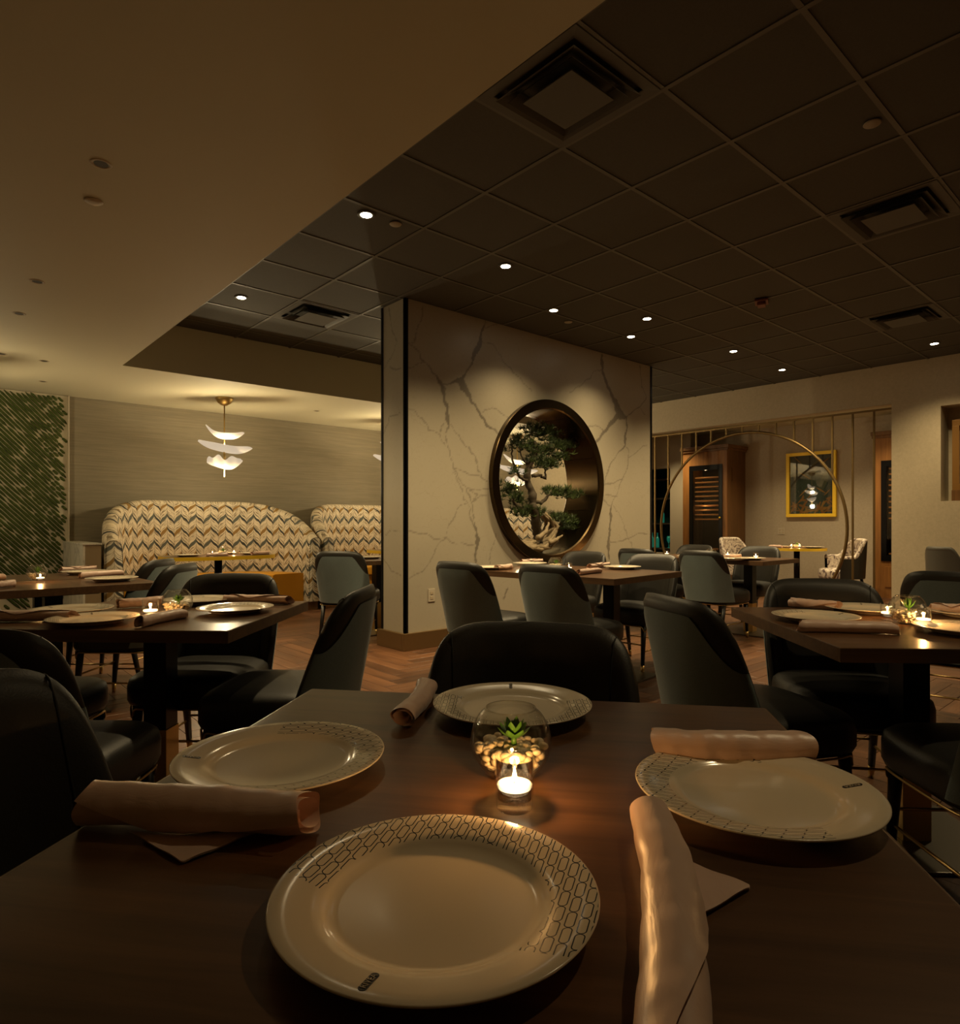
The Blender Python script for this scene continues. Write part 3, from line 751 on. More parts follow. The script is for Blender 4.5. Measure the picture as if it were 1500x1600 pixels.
# ================================================================== BOOTHS
def booth(cx, label, n):
    e = empty('booth', (cx, 7.70, 0), 0, label, 'booth', 'round-backed booths along the wallpapered wall')
    A, B, T = 1.235, 1.185, .15       # outer half width, depth, thickness
    path = []; NN = 72
    pts = []
    for i in range(NN+1):
        a = math.pi*i/NN; c_, s_ = math.cos(a), math.sin(a); p = .94
        pts.append(Vector((-A*(abs(c_)**p)*(1 if c_ > 0 else -1), B*abs(s_)**p)))
    P = pts
    Ls = [0.]
    for a, b in zip(P[:-1], P[1:]): Ls.append(Ls[-1]+(b-a).length)
    tot = Ls[-1]; NS = 121; Q = []
    for i in range(NS):
        s = tot*i/(NS-1); k = max(j for j in range(len(Ls)) if Ls[j] <= s+1e-9); k = min(k, len(P)-2)
        t = (s-Ls[k])/max(1e-9, Ls[k+1]-Ls[k]); Q.append(P[k].lerp(P[k+1], t))
    def nrm(i):
        t = (Q[min(i+1, NS-1)]-Q[max(i-1, 0)]).normalized(); n_ = Vector((-t.y, t.x))
        c = Vector((0, B*.4))-Q[i]
        return n_ if n_.dot(c) > 0 else -n_
    def top(i):
        s = min(i, NS-1-i)/(NS-1)*tot        # distance from the nearer arm end
        k = min(1., max(0., s/1.45)); return .93+.475*(1-(1-k)**2.3)
    mb = MB(); uvs = []
    # closed cross-section: outer base, outer top, rounded crown, inner top, inner base
    def section(i):
        p, n_, h = Q[i], nrm(i), top(i); R = []
        for d, z in [(0, .11), (0, .5), (0, h-.07), (.012, h-.03), (.04, h-.005), (.075, h), (.11, h-.008), (.138, h-.035), (T, h-.08), (T+.01, .75), (T+.02, .45), (T+.02, .11)]:
            q = p+n_*d; R.append((q.x, q.y, z))
        return R
    ns = len(section(0))
    for i in range(NS):
        s = tot*i/(NS-1)
        for k, q in enumerate(section(i)):
            mb.v.append(q); zz = q[2]+(0 if k < 5 else .02*(k-5) if k < 8 else 0); uvs.append((s*1.0, zz))
    for i in range(NS-1):
        for k in range(ns-1): mb.f.append((i*ns+k, (i+1)*ns+k, (i+1)*ns+k+1, i*ns+k+1))
    me = mb.me(True, uv=uvs)
    link('back', me, M['chevron'], e)
    for i, nm in ((0, 'arm_front'), (NS-1, 'arm_front')):
        sec = section(i); c = MB(); n_ = nrm(i)
        yo = min(q[1] for q in sec)-.035
        front = [(q[0], yo, q[2]) for q in sec]
        c.v = sec+front; m = len(sec)
        c.f = [(k, k+1, m+k+1, m+k) for k in range(m-1)]+[tuple(range(m, 2*m))]
        uvf = [((q[0]-sec[0][0])*1.0+.02, q[2]) for q in sec]*2
        link(nm, c.me(True, uv=uvf), M['chevron'], e)
        link('piping', MB().tube([(q[0], yo-.001, q[2]) for q in sec], .0025, 6).me(True), M['seam'], e)
    # seat ring
    for nm, z0, z1, d1, mat, ins in (('seat_base', .11, .36, .56, 'orange', 0), ('seat_cushion', .36, .475, .60, 'orange', .0), ):
        c = MB(); 
        def ss(i):
            p, n_ = Q[i], nrm(i)
            R = []
            for d, z in ((T, z0), (T, z1-.01), (T+.05, z1), (d1-.03, z1), (d1-.005, z1-.012), (d1, z1-.04), (d1, z0)):
                q = p+n_*d; q.x = max(-A+T, min(A-T, q.x)); R.append((q.x, q.y+(.0), z))
            return R
        rng_ = range(4, NS-4)
        secs = [ss(i) for i in rng_]; m = len(secs[0])
        for sc in secs: c.v += sc
        for i in range(len(secs)-1):
            for k in range(m-1): c.f.append((i*m+k, (i+1)*m+k, (i+1)*m+k+1, i*m+k+1))
        c.f.append(tuple(range(m))); c.f.append(tuple((len(secs)-1)*m+k for k in range(m))[::-1])
        link(nm, flat(c.me(True)), M[mat], e)
    # piped channels on the seat front
    for i in range(8, NS-8, 4):
        p, n_ = Q[i], nrm(i); q = p+n_*.562
        link('channel_seam', MB().tube([(q.x, q.y, .115), (q.x, q.y, .355)], .004, 5).me(True), M['cabdark'], e)
    c = MB()
    for i in range(NS):
        p, n_ = Q[i], nrm(i)
        for d, z in ((.02, 0), (.02, .11), (.50, .11), (.50, 0)): q = p+n_*d; c.v.append((q.x, q.y+.02, z))
    for i in range(NS-1):
        for k in range(3): c.f.append((i*4+k, (i+1)*4+k, (i+1)*4+k+1, i*4+k+1))
    c.f += [(0,1,2,3), tuple((NS-1)*4+k for k in range(4))[::-1]]
    link('toe_kick', c.me(), M['cabdark'], e)
    return e
booth(2.755, 'round-backed booth in leaf-print fabric with mustard seat, nearest the moss panel', 0)
booth(5.25, 'leaf-print booth in the middle, cut off by the marble wall', 1)
booth(7.745, 'leaf-print booth seen through the moon window behind the pine', 2)

# ================================================================== TABLES
def base(e, cx=0, cy=0, s=.09, plate=.50, h=.708):
    link('column', MB().box(cx-s/2, cx+s/2, cy-s/2, cy+s/2, .30, h-.012).me(bevel=.003), M['black'], e)
    link('brass_sleeve', MB().box(cx-s/2-.003, cx+s/2+.003, cy-s/2-.003, cy+s/2+.003, .012, .30).me(bevel=.003), M['brass'], e)
    link('foot_plate', MB().box(cx-plate/2, cx+plate/2, cy-plate/2, cy+plate/2, 0, .013).me(bevel=.004), M['steel'], e)
    link('support_plate', MB().box(cx-.2, cx+.2, cy-.2, cy+.2, h-.012, h-.0005).me(bevel=.002), M['black'], e)
def table(c, rz, sx, sy, label, cols=((0, 0),), grp='square walnut dining tables'):
    e = empty('dining_table', (c[0], c[1], 0), rz, label, 'table', grp)
    T = .042
    link('tabletop', MB().box(-sx/2+.001, sx/2-.001, -sy/2+.001, sy/2-.001, .75-T, .75).me(bevel=.0025), M['table'], e)
    for nm, b in (('edge_band', (-sx/2, sx/2, -sy/2-.0015, -sy/2+.001)), ('edge_band', (-sx/2, sx/2, sy/2-.001, sy/2+.0015)), ('edge_band', (-sx/2-.0015, -sx/2+.001, -sy/2, sy/2)), ('edge_band', (sx/2-.001, sx/2+.0015, -sy/2, sy/2))):
        link(nm, MB().box(*b, .75-T+.001, .7485).me(), M['tableedge'], e)
    for x, y in cols: base(e, x, y)
    return e
UF = (.771, .636); VF = (-.636, .771); U = (.697, .717); V = (-.717, .697)
FC = (.580, .630); aF = math.atan2(UF[1], UF[0]); aU = math.atan2(U[1], U[0])
table(FC, aF, .915, .915, 'walnut dining table in the foreground, set with four plates')
BC = (.779+.415*U[0]+.4575*V[0], 2.142+.415*U[1]+.4575*V[1]); BSX = .83
table(BC, aU, BSX, .915, 'walnut table on the left with a lit candle beside its fish bowl')
CC = (1.977+.4575*U[0]-.4575*V[0], .701+.4575*U[1]-.4575*V[1])
table(CC, aU, .915, .915, 'walnut table on the right with two lit candles and a succulent bowl')
d1, d2 = (math.cos(math.radians(5.5)), math.sin(math.radians(5.5))), (-math.sin(math.radians(5.5)), math.cos(math.radians(5.5)))
DC = (3.375+.47*d1[0]+.64*d2[0], 2.54+.47*d1[1]+.64*d2[1])
table(DC, math.radians(5.5), .94, 1.28, 'long walnut table in front of the moon window', ((0, -.33), (0, .33)), 'long walnut tables')
EC = (6.43, 3.52)
table(EC, math.radians(0), .80, 1.40, 'long walnut table past the right end of the marble wall', ((0, -.38), (0, .38)), 'long walnut tables')
AC = (1.119-.62, 4.188+.33)
table((AC[0], AC[1]-.015), math.radians(1.5), 1.24, .61, 'narrow walnut table at the far left, nearer one of the pushed-together pair', ((.12, 0),), 'pushed-together walnut tables')
table((AC[0]+.03, AC[1]+.655), math.radians(1.0), 1.24, .66, 'narrow walnut table at the far left, farther one of the pushed-together pair', ((.12, 0),), 'pushed-together walnut tables')
GT = (3.62, 5.72)
table(GT, math.radians(0), .75, .75, 'walnut table half hidden behind the left end of the marble wall')
def gold_table(c, label, rx, ry, n=64, rect=True, name='booth_table'):
    e = empty(name, (c[0], c[1], 0), 0, label, 'table', 'gold-edged tables')
    def outline(k, gx=0.):
        a = 2*math.pi*k/n; p = .55 if rect else 1.
        cs, sn = math.cos(a), math.sin(a)
        return ((rx+gx)*abs(cs)**p*(1 if cs >= 0 else -1), (ry+gx)*abs(sn)**p*(1 if sn >= 0 else -1))
    def slab(g, z0, z1):
        mb = MB(); mb.v = [(*outline(k, g), z0) for k in range(n)]+[(*outline(k, g), z1) for k in range(n)]
        mb.f = [tuple(range(n))[::-1], tuple(range(n, 2*n))]+[(k, (k+1) % n, n+(k+1) % n, n+k) for k in range(n)]
        return mb.me()
    link('tabletop', slab(0, .712, .75), M['table'], e)
    mb = MB(); vs = []
    for g, z in ((.0, .711), (.004, .711), (.004, .7508), (.0, .7508)): vs += [(*outline(k, g), z) for k in range(n)]
    mb.add(vs, [(i*n+k, i*n+(k+1) % n, ((i+1) % 4)*n+(k+1) % n, ((i+1) % 4)*n+k) for i in range(4) for k in range(n)])
    link('gold_edge', mb.me(), M['gold'], e)
    link('column', MB().tube([(0,0,.70), (0,0,.26)], .042, 20).me(True), M['black'], e)
    link('brass_sleeve', MB().tube([(0,0,.262), (0,0,.014)], .046, 20).me(True), M['brass'], e)
    link('foot_plate', MB().lathe([(0,0),(.24,0),(.24,.008),(.05,.014),(0,.014)], 32).me(True), M['steel'], e)
    return e
T1 = (2.62, 7.50)
gold_table(T1, 'gold-edged table with rounded corners in the first booth', .60, .36)
gold_table((5.28, 7.50), 'gold-edged table in the second booth, cut off by the marble wall', .60, .36)
FT = (10.0, onX(1245, 10.0))
gold_table(FT, 'small round gold-edged table under the yellow framed picture', .40, .40, rect=False, name='round_table')

# ================================================================== CHAIRS
def make_chair():
    e = empty('dining_chair', (0,0,0), 0, 'x', 'chair')
    # seat: rounded block with a domed top
    n = 56; mb = MB(); lev = [(.352, .03), (.356, .008), (.375, 0), (.43, 0), (.455, .006), (.472, .025), (.482, .06), (.488, .12), (.491, .20)]
    def out(k, ins):
        a = 2*math.pi*k/n; cs, sn = math.cos(a), math.sin(a); p = .42
        y = .245*abs(sn)**p*(1 if sn >= 0 else -1); hw = .262-.022*(.5-y/.49)
        x = hw*abs(cs)**p*(1 if cs >= 0 else -1)
        k_ = 1-ins/.25; return (x*k_, y*k_+.045)
    for z, ins in lev: mb.v += [(*out(k, ins), z) for k in range(n)]
    m = len(lev)
    for i in range(m-1):
        for k in range(n): mb.f.append((i*n+k, i*n+(k+1) % n, (i+1)*n+(k+1) % n, (i+1)*n+k))
    mb.f.append(tuple(range(n))[::-1]); c = len(mb.v); mb.v.append((0, .045, .493)); mb.f += [((m-1)*n+k, (m-1)*n+(k+1) % n, c) for k in range(n)]
    link('seat', flat(mb.me(True)) if False else mb.me(True), M['leatherseat'], e)
    # back
    Z0, Z1 = .385, .858
    def ph(u):
        a = (u-.5)*math.pi; s, cc = math.sin(a), math.cos(a)
        return (abs(s)**(2/6.2))*(1 if s >= 0 else -1), max(0., cc)**(2/6.2)
    def mid(u, z, t):
        lean = -.235-.075*((z-Z0)/(Z1-Z0))
        wing = (.165-.105*((z-Z0)/(Z1-Z0)))*abs(u)**2.6
        return lean+wing
    def pt(u_, v_, off):
        s, c = ph(u_); z = Z0+(Z1-Z0-.006*s*s)*c*v_+(1-c)*.0
        # side edges run down to the seat: keep the lower part full width
        hw = .238+.014*((z-Z0)/(Z1-Z0))
        x = hw*s; y = mid(s, z, 0)
        e1 = (1-abs(s)**9)**.5 if abs(s) < 1 else 0.; e2 = (1-min(1., v_)**12)**.5
        th_ = off*(.25+.75*e1)*(.2+.8*e2)
        # surface normal in plan
        slope = 2.6*(.165-.105*((z-Z0)/(Z1-Z0)))*abs(s)**1.6*(1 if s >= 0 else -1)/hw
        nl = math.hypot(1, slope); return (x-th_*slope/nl, y+th_/nl, z)
    nu, nv = 33, 17; mb = MB()
    mb.grid(lambda u, v: pt(.012+.976*u, v, .030), nu, nv, True); a = len(mb.v)
    mb.grid(lambda u, v: pt(.012+.976*u, v, -.028), nu, nv)
    rim = [j*nu for j in range(nv)]+[(nv-1)*nu+i for i in range(1, nu)]+[(nv-1-j)*nu+nu-1 for j in range(1, nv)]
    for p, q in zip(rim[:-1], rim[1:]): mb.f.append((p, q, q+a, p+a))
    low = list(range(nu)); 
    for p, q in zip(low[:-1], low[1:]): mb.f.append((q, p, p+a, q+a))
    me = mb.me(True); bm = bmesh.new(); bm.from_mesh(me); bmesh.ops.recalc_face_normals(bm, faces=bm.faces[:]); bm.to_mesh(me); bm.free()
    br = link('backrest', me, M['leather'], e)
    # fabric shell over the lower outside
    def zb(s):
        k = min(1., max(0., (abs(s)-.50)/.46)); k = k*k*(3-2*k); return .808-.165*k
    def shell(u, v):
        uu = .035+.93*u; s, c = ph(uu); ztop = Z0+(Z1-Z0)*c
        z = min(zb(s), ztop-.012); vv = max(0., (z-Z0)/max(1e-3, (Z1-Z0)*c))*v
        p = pt(uu, vv, -.028); q = pt(uu, vv, -.0325)
        d = Vector((q[0]-p[0], q[1]-p[1], 0)); 
        if d.length > 1e-6: d.normalize()
        return (p[0]+d.x*.0045, p[1]+d.y*.0045, p[2]-(.012*(1-v)))
    mb = MB(); mb.grid(shell, 41, 15)
    link('back_shell', mb.me(True), M['fabric'], e)
    for s in (-1, 1):
        pts = [pt(.5+s*.172, .10+.88*i/11, .0305) for i in range(12)]+[pt(.5+s*.172, .997, .02), pt(.5+s*.172, 1.0, -.015)]
        link('seam', MB().tube(pts, .0022, 5).me(True), M['seam'], e)
    link('under_frame', MB().box(-.21, .21, -.17, .25, .335, .353).me(bevel=.004), M['black'], e)
    legs = []
    for sx in (-1, 1):
        for (x0, y0, x1, y1) in ((sx*.195, .235, sx*.20, .262), (sx*.185, -.165, sx*.195, -.245)):
            P0, P1 = Vector((x0, y0, .34)), Vector((x1, y1, 0)); cut = P1.lerp(P0, .17)
            l = link('leg', MB().tube([P0, P1.lerp(P0, .6), cut], [.021, .0175, .0135], 12).me(True), M['legwood'], e)
            link('leg_tip', MB().tube([cut, P1], [.0142, .0115], 12).me(True), M['brass'], l)
            legs.append((P0, P1))
    def onleg(i, z): P0, P1 = legs[i]; return P1.lerp(P0, z/.34)
    for a_, b_, z in ((0, 1, .155), (2, 3, .155), (0, 2, .205), (1, 3, .18)):
        link('stretcher', MB().tube([onleg(a_, z), onleg(b_, z)], .0055, 8).me(True), M['brass'], e)
    # brass trim rail below the cushion, looping down at the front corners
    pts = []
    for k in range(96):
        a = 2*math.pi*k/96; cs, sn = math.cos(a), math.sin(a); p = .42
        y = .238*abs(sn)**p*(1 if sn >= 0 else -1)+.045; x = .245*abs(cs)**p*(1 if cs >= 0 else -1)
        dz = -.04*math.exp(-((a-math.pi/4)/.13)**2)-.04*math.exp(-((a-3*math.pi/4)/.13)**2)
        pts.append((x, y, .345+dz))
    link('trim_rail', MB().tube(pts, .0042, 6, closed=True).me(True), M['brass'], e)
    return e
chair0 = make_chair(); used = [False]
def chair(label, facing, back=None, origin=None, group='black leather chairs with blue-grey fabric backs'):
    f = Vector(facing).normalized()
    if back is not None: o = (back[0]+f.x*.31, back[1]+f.y*.31)
    else: o = origin
    rz = math.atan2(f.y, f.x)-math.pi/2
    if not used[0]:
        used[0] = True; chair0.location = (o[0], o[1], 0); chair0.rotation_euler = (0, 0, rz); chair0['label'] = label; chair0['group'] = group; return chair0
    return dup(chair0, (o[0], o[1], 0), rz, label, group)
neg = lambda a: (-a[0], -a[1])
def mixd(a, b, k): return (a[0]+b[0]*k, a[1]+b[1]*k)
chair('black leather chair facing the camera at the far side of the foreground table', neg(UF), back=(1.165, 1.125))
chair('large black leather chair cut off by the left edge, beside the foreground table', neg(VF), back=(.085-.636*.05-.058, 1.262+.771*.05-.012))
chair('black chair facing the camera at the far side of the left table', (-.66, -.75), back=(1.175-.0+.035, 3.155+.075))
chair('chair seen side-on at the right end of the left table', V, back=(1.345, 2.20))
chair('near-side chair of the left table, dark back showing behind the large left chair', mixd(U, V, .05), back=vw(-1.25, 1.50))
chair('chair at the left end of the left table, only its black seat end showing', neg(V), origin=vw(-1.80, 2.45))
chair('blue-grey chair at the left end of the right table, back toward the camera', (.894, -.452), origin=vw(.935, 2.28))
chair('black chair facing the camera at the far side of the right table', (-.80, -.60), back=(3.065, 1.185))
chair('near-side chair of the right table, its back cut off by the right edge', U, back=vw(1.47, 1.47))
chair('blue-grey chair nearest the wall outlet, at the moon window table', d1, back=at(710, 877, .858))
chair('blue-grey chair at the middle of the near side of the moon window table', d1, back=at(847, 881.5, .858))
chair('chair just under the moon window on the far side of the long table', neg(d1), back=(4.62, onX(918, 4.62)))
chair('black leather chair at the right corner of the moon window table, legs in view', neg(d1), back=(4.60, onX(1024, 4.60)))
chair('blue-grey chair at the right end of the marble wall, behind a black chair', (1, 0), back=(5.50, onX(990, 5.50)))
chair('blue-grey chair turned away at the near side of the far long table', (1, 0), back=(5.55, onX(1090, 5.55)))
chair('dark chair facing the camera at the far side of the far long table, right one', (-1, 0), back=(7.15, onX(1190, 7.15)))
chair('dark chair at the far long table, in front of the wine cabinet', (-1, 0), back=(7.15, onX(1090, 7.15)))
chair('farther of two overlapping blue-grey chairs at the end of the narrow tables', (-.75, .66), back=at(258, 873, .858))
chair('nearer of two overlapping blue-grey chairs at the end of the narrow tables', (-.75, .66), back=at(292, 880, .858))
chair('blue-grey chair beside the right arm of the first booth', (.75, .66), back=vw((527-CX)/F*5.9, 5.9))
chair('chair with grey fabric back in front of the cream wall at the right edge', (.85, .1), back=at(1490, 893, .858))
chair('dark chair at the right edge, behind the grey backed chair, facing the camera', neg(U), back=at(1548, 876.5, .858))

# ================================================================== TABLEWARE
plate_prof = [(0,.0085),(.05,.0085),(.086,.0088),(.0935,.0098),(.099,.0128),(.103,.0155),(.112,.0175),(.130,.0205),(.1445,.0228),(.1462,.0222),(.1455,.0206),(.130,.0175),(.108,.0125),(.098,.006),(.088,.0015),(.080,.0),(.074,.0006),(0,.0012)]
plate_me = MB().lathe(plate_prof, 96).me(True); plate_me.materials.append(M['plate'])
# badge printed on the rim, with its lettering
def rimz(r): return .0157+(r-.103)*(.0228-.0157)/(.1445-.103)
def badge():
    mb = MB(); n = 10; hw, hl = .0034, .0125; pts = []
    for k in range(2*n):
        a = math.pi*(k % n)/(n-1)
        if k < n: pts.append((hw*math.cos(a), hl-hw+hw*math.sin(a)))
        else: pts.append((-hw*math.cos(a), -(hl-hw)-hw*math.sin(a)))
    R0 = .1245
    top = [(x, -R0+y, rimz(math.hypot(x, -R0+y))+.0006) for x, y in pts]; bot = [(x, y, z-.0012) for x, y, z in top]
    m = len(top); mb.v = top+bot; mb.f = [tuple(range(m)), tuple(range(m, 2*m))[::-1]]+[(k, m+k, m+(k+1) % m, (k+1) % m) for k in range(m)]
    return mb.me()
badge_me = badge(); badge_me.materials.append(M['badge'])
cu = bpy.data.curves.new('badge_text', 'FONT'); cu.body = 'RIVEA'; cu.size = .0072; cu.align_x = 'CENTER'; cu.align_y = 'CENTER'; cu.extrude = .0002; cu.space_character = 1.05; cu.resolution_u = 3
to = bpy.data.objects.new('tmp', cu); col.objects.link(to); dg = bpy.context.evaluated_depsgraph_get(); dg.update()
text_me = bpy.data.meshes.new_from_object(to.evaluated_get(dg)); bpy.data.objects.remove(to)

for v in text_me.vertices:
    x, y, zz = v.co; nx_, ny_ = -y, -.1245+x; v.co = (nx_, ny_, rimz(math.hypot(nx_, ny_))+.0008+zz)
text_me.materials.clear(); text_me.materials.append(M['letters'])
def plate(c, rz, label, group=None, z=.75, tilt=0):
    e = bpy.data.objects.new('plate', None); col.objects.link(e); e.location = (c[0], c[1], z+.0004); e.rotation_euler = (0, 0, rz)
    tag(e, label, 'plate', group or 'cream plates with a linked rim print')
    for nm, me in (('dish', plate_me), ('badge', badge_me), ('lettering', text_me)):
        o = bpy.data.objects.new(nm, me); col.objects.link(o); o.parent = e
    return e

def napkin_mesh(L, R, seed, flare=1.0):
    rnd = random.Random(seed); ph = [rnd.uniform(0, 6.28) for _ in range(8)]
    NSn, NT = 56, 76; turns = 2.35
    diag = rnd.uniform(.5, .9)
    def f(u, v):
        # u along, v round the spiral: inside to outside
        end = turns-.75*abs((u-.42))*diag      # outer free edge runs diagonally
        a = 2*math.pi*(turns-end*(1-v)*0+0)*0
        ang_ = 2*math.pi*end*v
        rr = R*(.50+.50*min(1, v*1.06))
        k = 1+(.035*max(0, (v-.962)/.038) if v > .962 else 0)+.030*math.sin(3*ang_+ph[0]+7*u)*v+.03*math.sin(2*math.pi*u*2.2+ph[1]+ang_)+.022*math.sin(2*math.pi*(u*5+ang_/6.283)+ph[2])+.009*math.sin(2*math.pi*(u*9-ang_/3.1)+ph[3])+.02*abs(math.sin(2*math.pi*(u*1.6+ang_/6.283*.8)+ph[3]))
        e = 1+.10*math.exp(-u/.05)*flare*math.sin(ang_*2+ph[4])+.12*math.exp(-(1-u)/.05)*flare*math.sin(ang_*2+ph[5])
        r = rr*k*e
        y = r*math.cos(ang_+ph[6]+.9*u); z = r*math.sin(ang_+ph[6]+.9*u)*.86
        x = L*(u-.5)+.007*math.sin(ang_+ph[7])*(abs(2*u-1)**6)*(1 if u > .5 else -1)+.004*v*math.sin(3*ang_)*(abs(2*u-1)**8)
        bend = .006*math.sin(math.pi*u*1.3+ph[1])
        return (x, y+bend, max(z, -R*.78))
    mb = MB(); mb.grid(f, NSn, NT); me = mb.me(True)
    zmin = min(v.co.z for v in me.vertices)
    for v in me.vertices: v.co.z += -zmin+.0008
    me.materials.append(M['satin']); return me
def flap_mesh(w, h, seed):
    rnd = random.Random(seed); mb = MB()
    def f(u, v):
        s = (1-v*.97); x = w*(u-.5)*s+.15*w*v; y = -h*v
        return (x, y, .0028+.0022*math.sin(u*5+seed)*(1-v)+.0045*v*(1-v)+.001*math.sin(9*v))
    mb.grid(f, 14, 12); n = len(mb.v); mb.grid(lambda u, v: tuple(a-b for a, b in zip(f(u, v), (0, 0, .0016))), 14, 12, True)
    # hem line
    me = mb.me(True); me.materials.append(M['satin']); return me
nap_meshes = [napkin_mesh(.235, .0245, s) for s in (5, 11, 23)]
flap_me = flap_mesh(.11, .062, 2)
def napkin(p, q, label, i=0, flap=0, z=.75, me=None, group='rolled pink satin napkins', fl=None, foff=0.):
    a = Vector((p[0], p[1])); b = Vector((q[0], q[1])); c = (a+b)/2; rz = math.atan2(b.y-a.y, b.x-a.x)
    e = empty('napkin', (c.x, c.y, z+.0006), rz, label, 'napkin', group)
    o = bpy.data.objects.new('roll', me or nap_meshes[i % 3]); col.objects.link(o); o.parent = e
    o.scale = ((b-a).length/({id(m_): l_ for m_, l_ in zip(big, (.27, .29, .255, .215))}[id(me)] if me else .235), 1, 1)
    if flap:
        f = bpy.data.objects.new('flap', fl or flap_me); col.objects.link(f); f.parent = e; f.location = (foff, -.012*flap, 0); f.rotation_euler = (0, 0, 0 if flap > 0 else math.pi)
    return e

# fish bowl with pebbles and a succulent, votive with candle
def bowl_prof(r, zc, ztop, t=.0016):
    out_, in_ = [], []
    a0 = math.asin(max(-1, -(zc-.001)/r)); a1 = math.asin((ztop-zc)/r)
    for i in range(23):
        a = a0+(a1-a0)*i/22; out_.append((r*math.cos(a), zc+r*math.sin(a))); in_.append(((r-t)*math.cos(a), zc+(r-t)*math.sin(a)+(.002 if i == 0 else 0)))
    return [(0, out_[0][1])]+out_+[((out_[-1][0]+in_[-1][0])/2+.0006, out_[-1][1]+.0012)]+in_[::-1]+[(0, in_[0][1])]
bowl_me = MB().lathe(bowl_prof(.0565, .049, .0935), 64).me(True); bowl_me.materials.append(M['glass'])
rim_r = math.sqrt(.0565**2-(.0935-.049)**2)
rimring_me = MB().tube([((rim_r-.0004)*math.cos(2*math.pi*k/48), (rim_r-.0004)*math.sin(2*math.pi*k/48), .0938) for k in range(48)], .0013, 8, closed=True).me(True)
rimring_me.materials.append(M['glassthick'])
def pebbles_mesh(seed, n=300, lvl=.042):
    rnd = random.Random(seed); mb = MB()
    ico = bmesh.new(); bmesh.ops.create_icosphere(ico, subdivisions=2, radius=1); iv = [v.co.copy() for v in ico.verts]; jf = [[v.index for v in f.verts] for f in ico.faces]; ico.free()
    placed = 0
    while placed < n:
        x, y = rnd.uniform(-.052, .052), rnd.uniform(-.052, .052); z = rnd.uniform(.007, lvl)
        rad = rnd.uniform(.0048, .0076)
        if math.sqrt(x*x+y*y+(z-.049)**2) > .0535-rad: continue
        S = (rad*rnd.uniform(.9, 1.2), rad*rnd.uniform(.8, 1.1), rad*rnd.uniform(.6, .9)); R_ = Matrix.Rotation(rnd.uniform(0, 3), 3, 'Z') @ Matrix.Rotation(rnd.uniform(-.5, .5), 3, 'X')
        mb.add([tuple(R_ @ Vector((v.x*S[0], v.y*S[1], v.z*S[2]))+Vector((x, y, z))) for v in iv], jf); placed += 1
    me = mb.me(True); me.materials.append(M['pebble']); return me
pebble_meshes = [pebbles_mesh(s) for s in (1, 2)]
def leaf_mesh(L, W):
    def f(u, v):
        t = u; s = 2*v-1; w = W*(math.sin(math.pi*min(1, t*.93+.07))**.75)*(1-.25*t)
        return (L*t, s*w, .010*t*t+.25*abs(s)*w*.6-.0)
    mb = MB(); mb.grid(f, 9, 5); mb.grid(lambda u, v: (f(u, v)[0], f(u, v)[1], f(u, v)[2]-.0022*math.sin(math.pi*min(1, u+.05))*(1-abs(2*v-1))-.0003), 9, 5, True)
    me = mb.me(True); me.materials.append(M['succulent']); return me
leaf_me = leaf_mesh(.030, .0085); leaf_s = leaf_mesh(.019, .006)
def succulent(c, z, rz, label, big=1., spiky=False):
    e = empty('succulent', (c[0], c[1], z), rz, label, 'plant', 'small succulents in the fish bowls')
    k = 0
    for ring, (n, el, me) in enumerate(((7, .30, leaf_me), (6, .75, leaf_me), (4, 1.15, leaf_s))):
        for i in range(n):
            o = bpy.data.objects.new('leaf', me); col.objects.link(o); o.parent = e
            o.rotation_euler = (0, -(el+(.35 if spiky else 0)), 2*math.pi*i/n+ring*.5); o.scale = (big*(1.25 if spiky else 1), big*(.5 if spiky else 1), big)
    link('stem', MB().tube([(0,0,-.014), (0,0,.004)], .004, 8).me(True), M['succulent'], e)
    return e
def fishbowl(c, label, seed=0, spiky=False, plantlabel='', z=.75, sc=1., plant=True):
    e = empty('fish_bowl', (c[0], c[1], z+.0003), seed, label, 'bowl', 'round glass fish bowls'); e.scale = (sc, sc, sc)
    for nm, me in (('glass_bowl', bowl_me), ('rim', rimring_me)):
        o = bpy.data.objects.new(nm, me); col.objects.link(o); o.parent = e
    p = bpy.data.objects.new('pebbles', pebble_meshes[seed % 2]); col.objects.link(p); p.location = (c[0], c[1], z+.0003); p.scale = (sc, sc, sc)
    tag(p, plantlabel.split('|')[1] if '|' in plantlabel else 'pale pebbles filling the bottom of a fish bowl', 'pebbles', 'pebbles in the fish bowls', 'stuff')
    if plant: succulent((c[0]+.004, c[1]-.002), z+.052*sc, seed*1.3, plantlabel.split('|')[0], .95*sc, spiky)
    return e
vot_me = MB().lathe([(0,.0005),(.0205,.0005),(.0225,.003),(.0228,.012),(.0245,.062),(.0248,.0635),(.0232,.0635),(.0212,.014),(.0,.0125)], 40).me(True); vot_me.materials.append(M['glassthick'])
wax_me = MB().lathe([(0,.0262),(.0205,.0265),(.0213,.0305),(.0205,.0315),(0,.0312)], 32).me(True); wax_me.materials.append(M['wax'])
fl_me = MB().lathe([(0,.034),(.0024,.0365),(.0030,.040),(.0018,.046),(0,.053)], 12).me(True); fl_me.materials.append(M['flame'])
wick_me = MB().tube([(0,0,.031), (0,0,.036)], .0006, 5).me(); wick_me.materials.append(M['seam'])
cl = bpy.data.lights.new('candle_light', 'POINT'); cl.energy = CANDLE_W; cl.color = CANDLE; cl.shadow_soft_size = .006
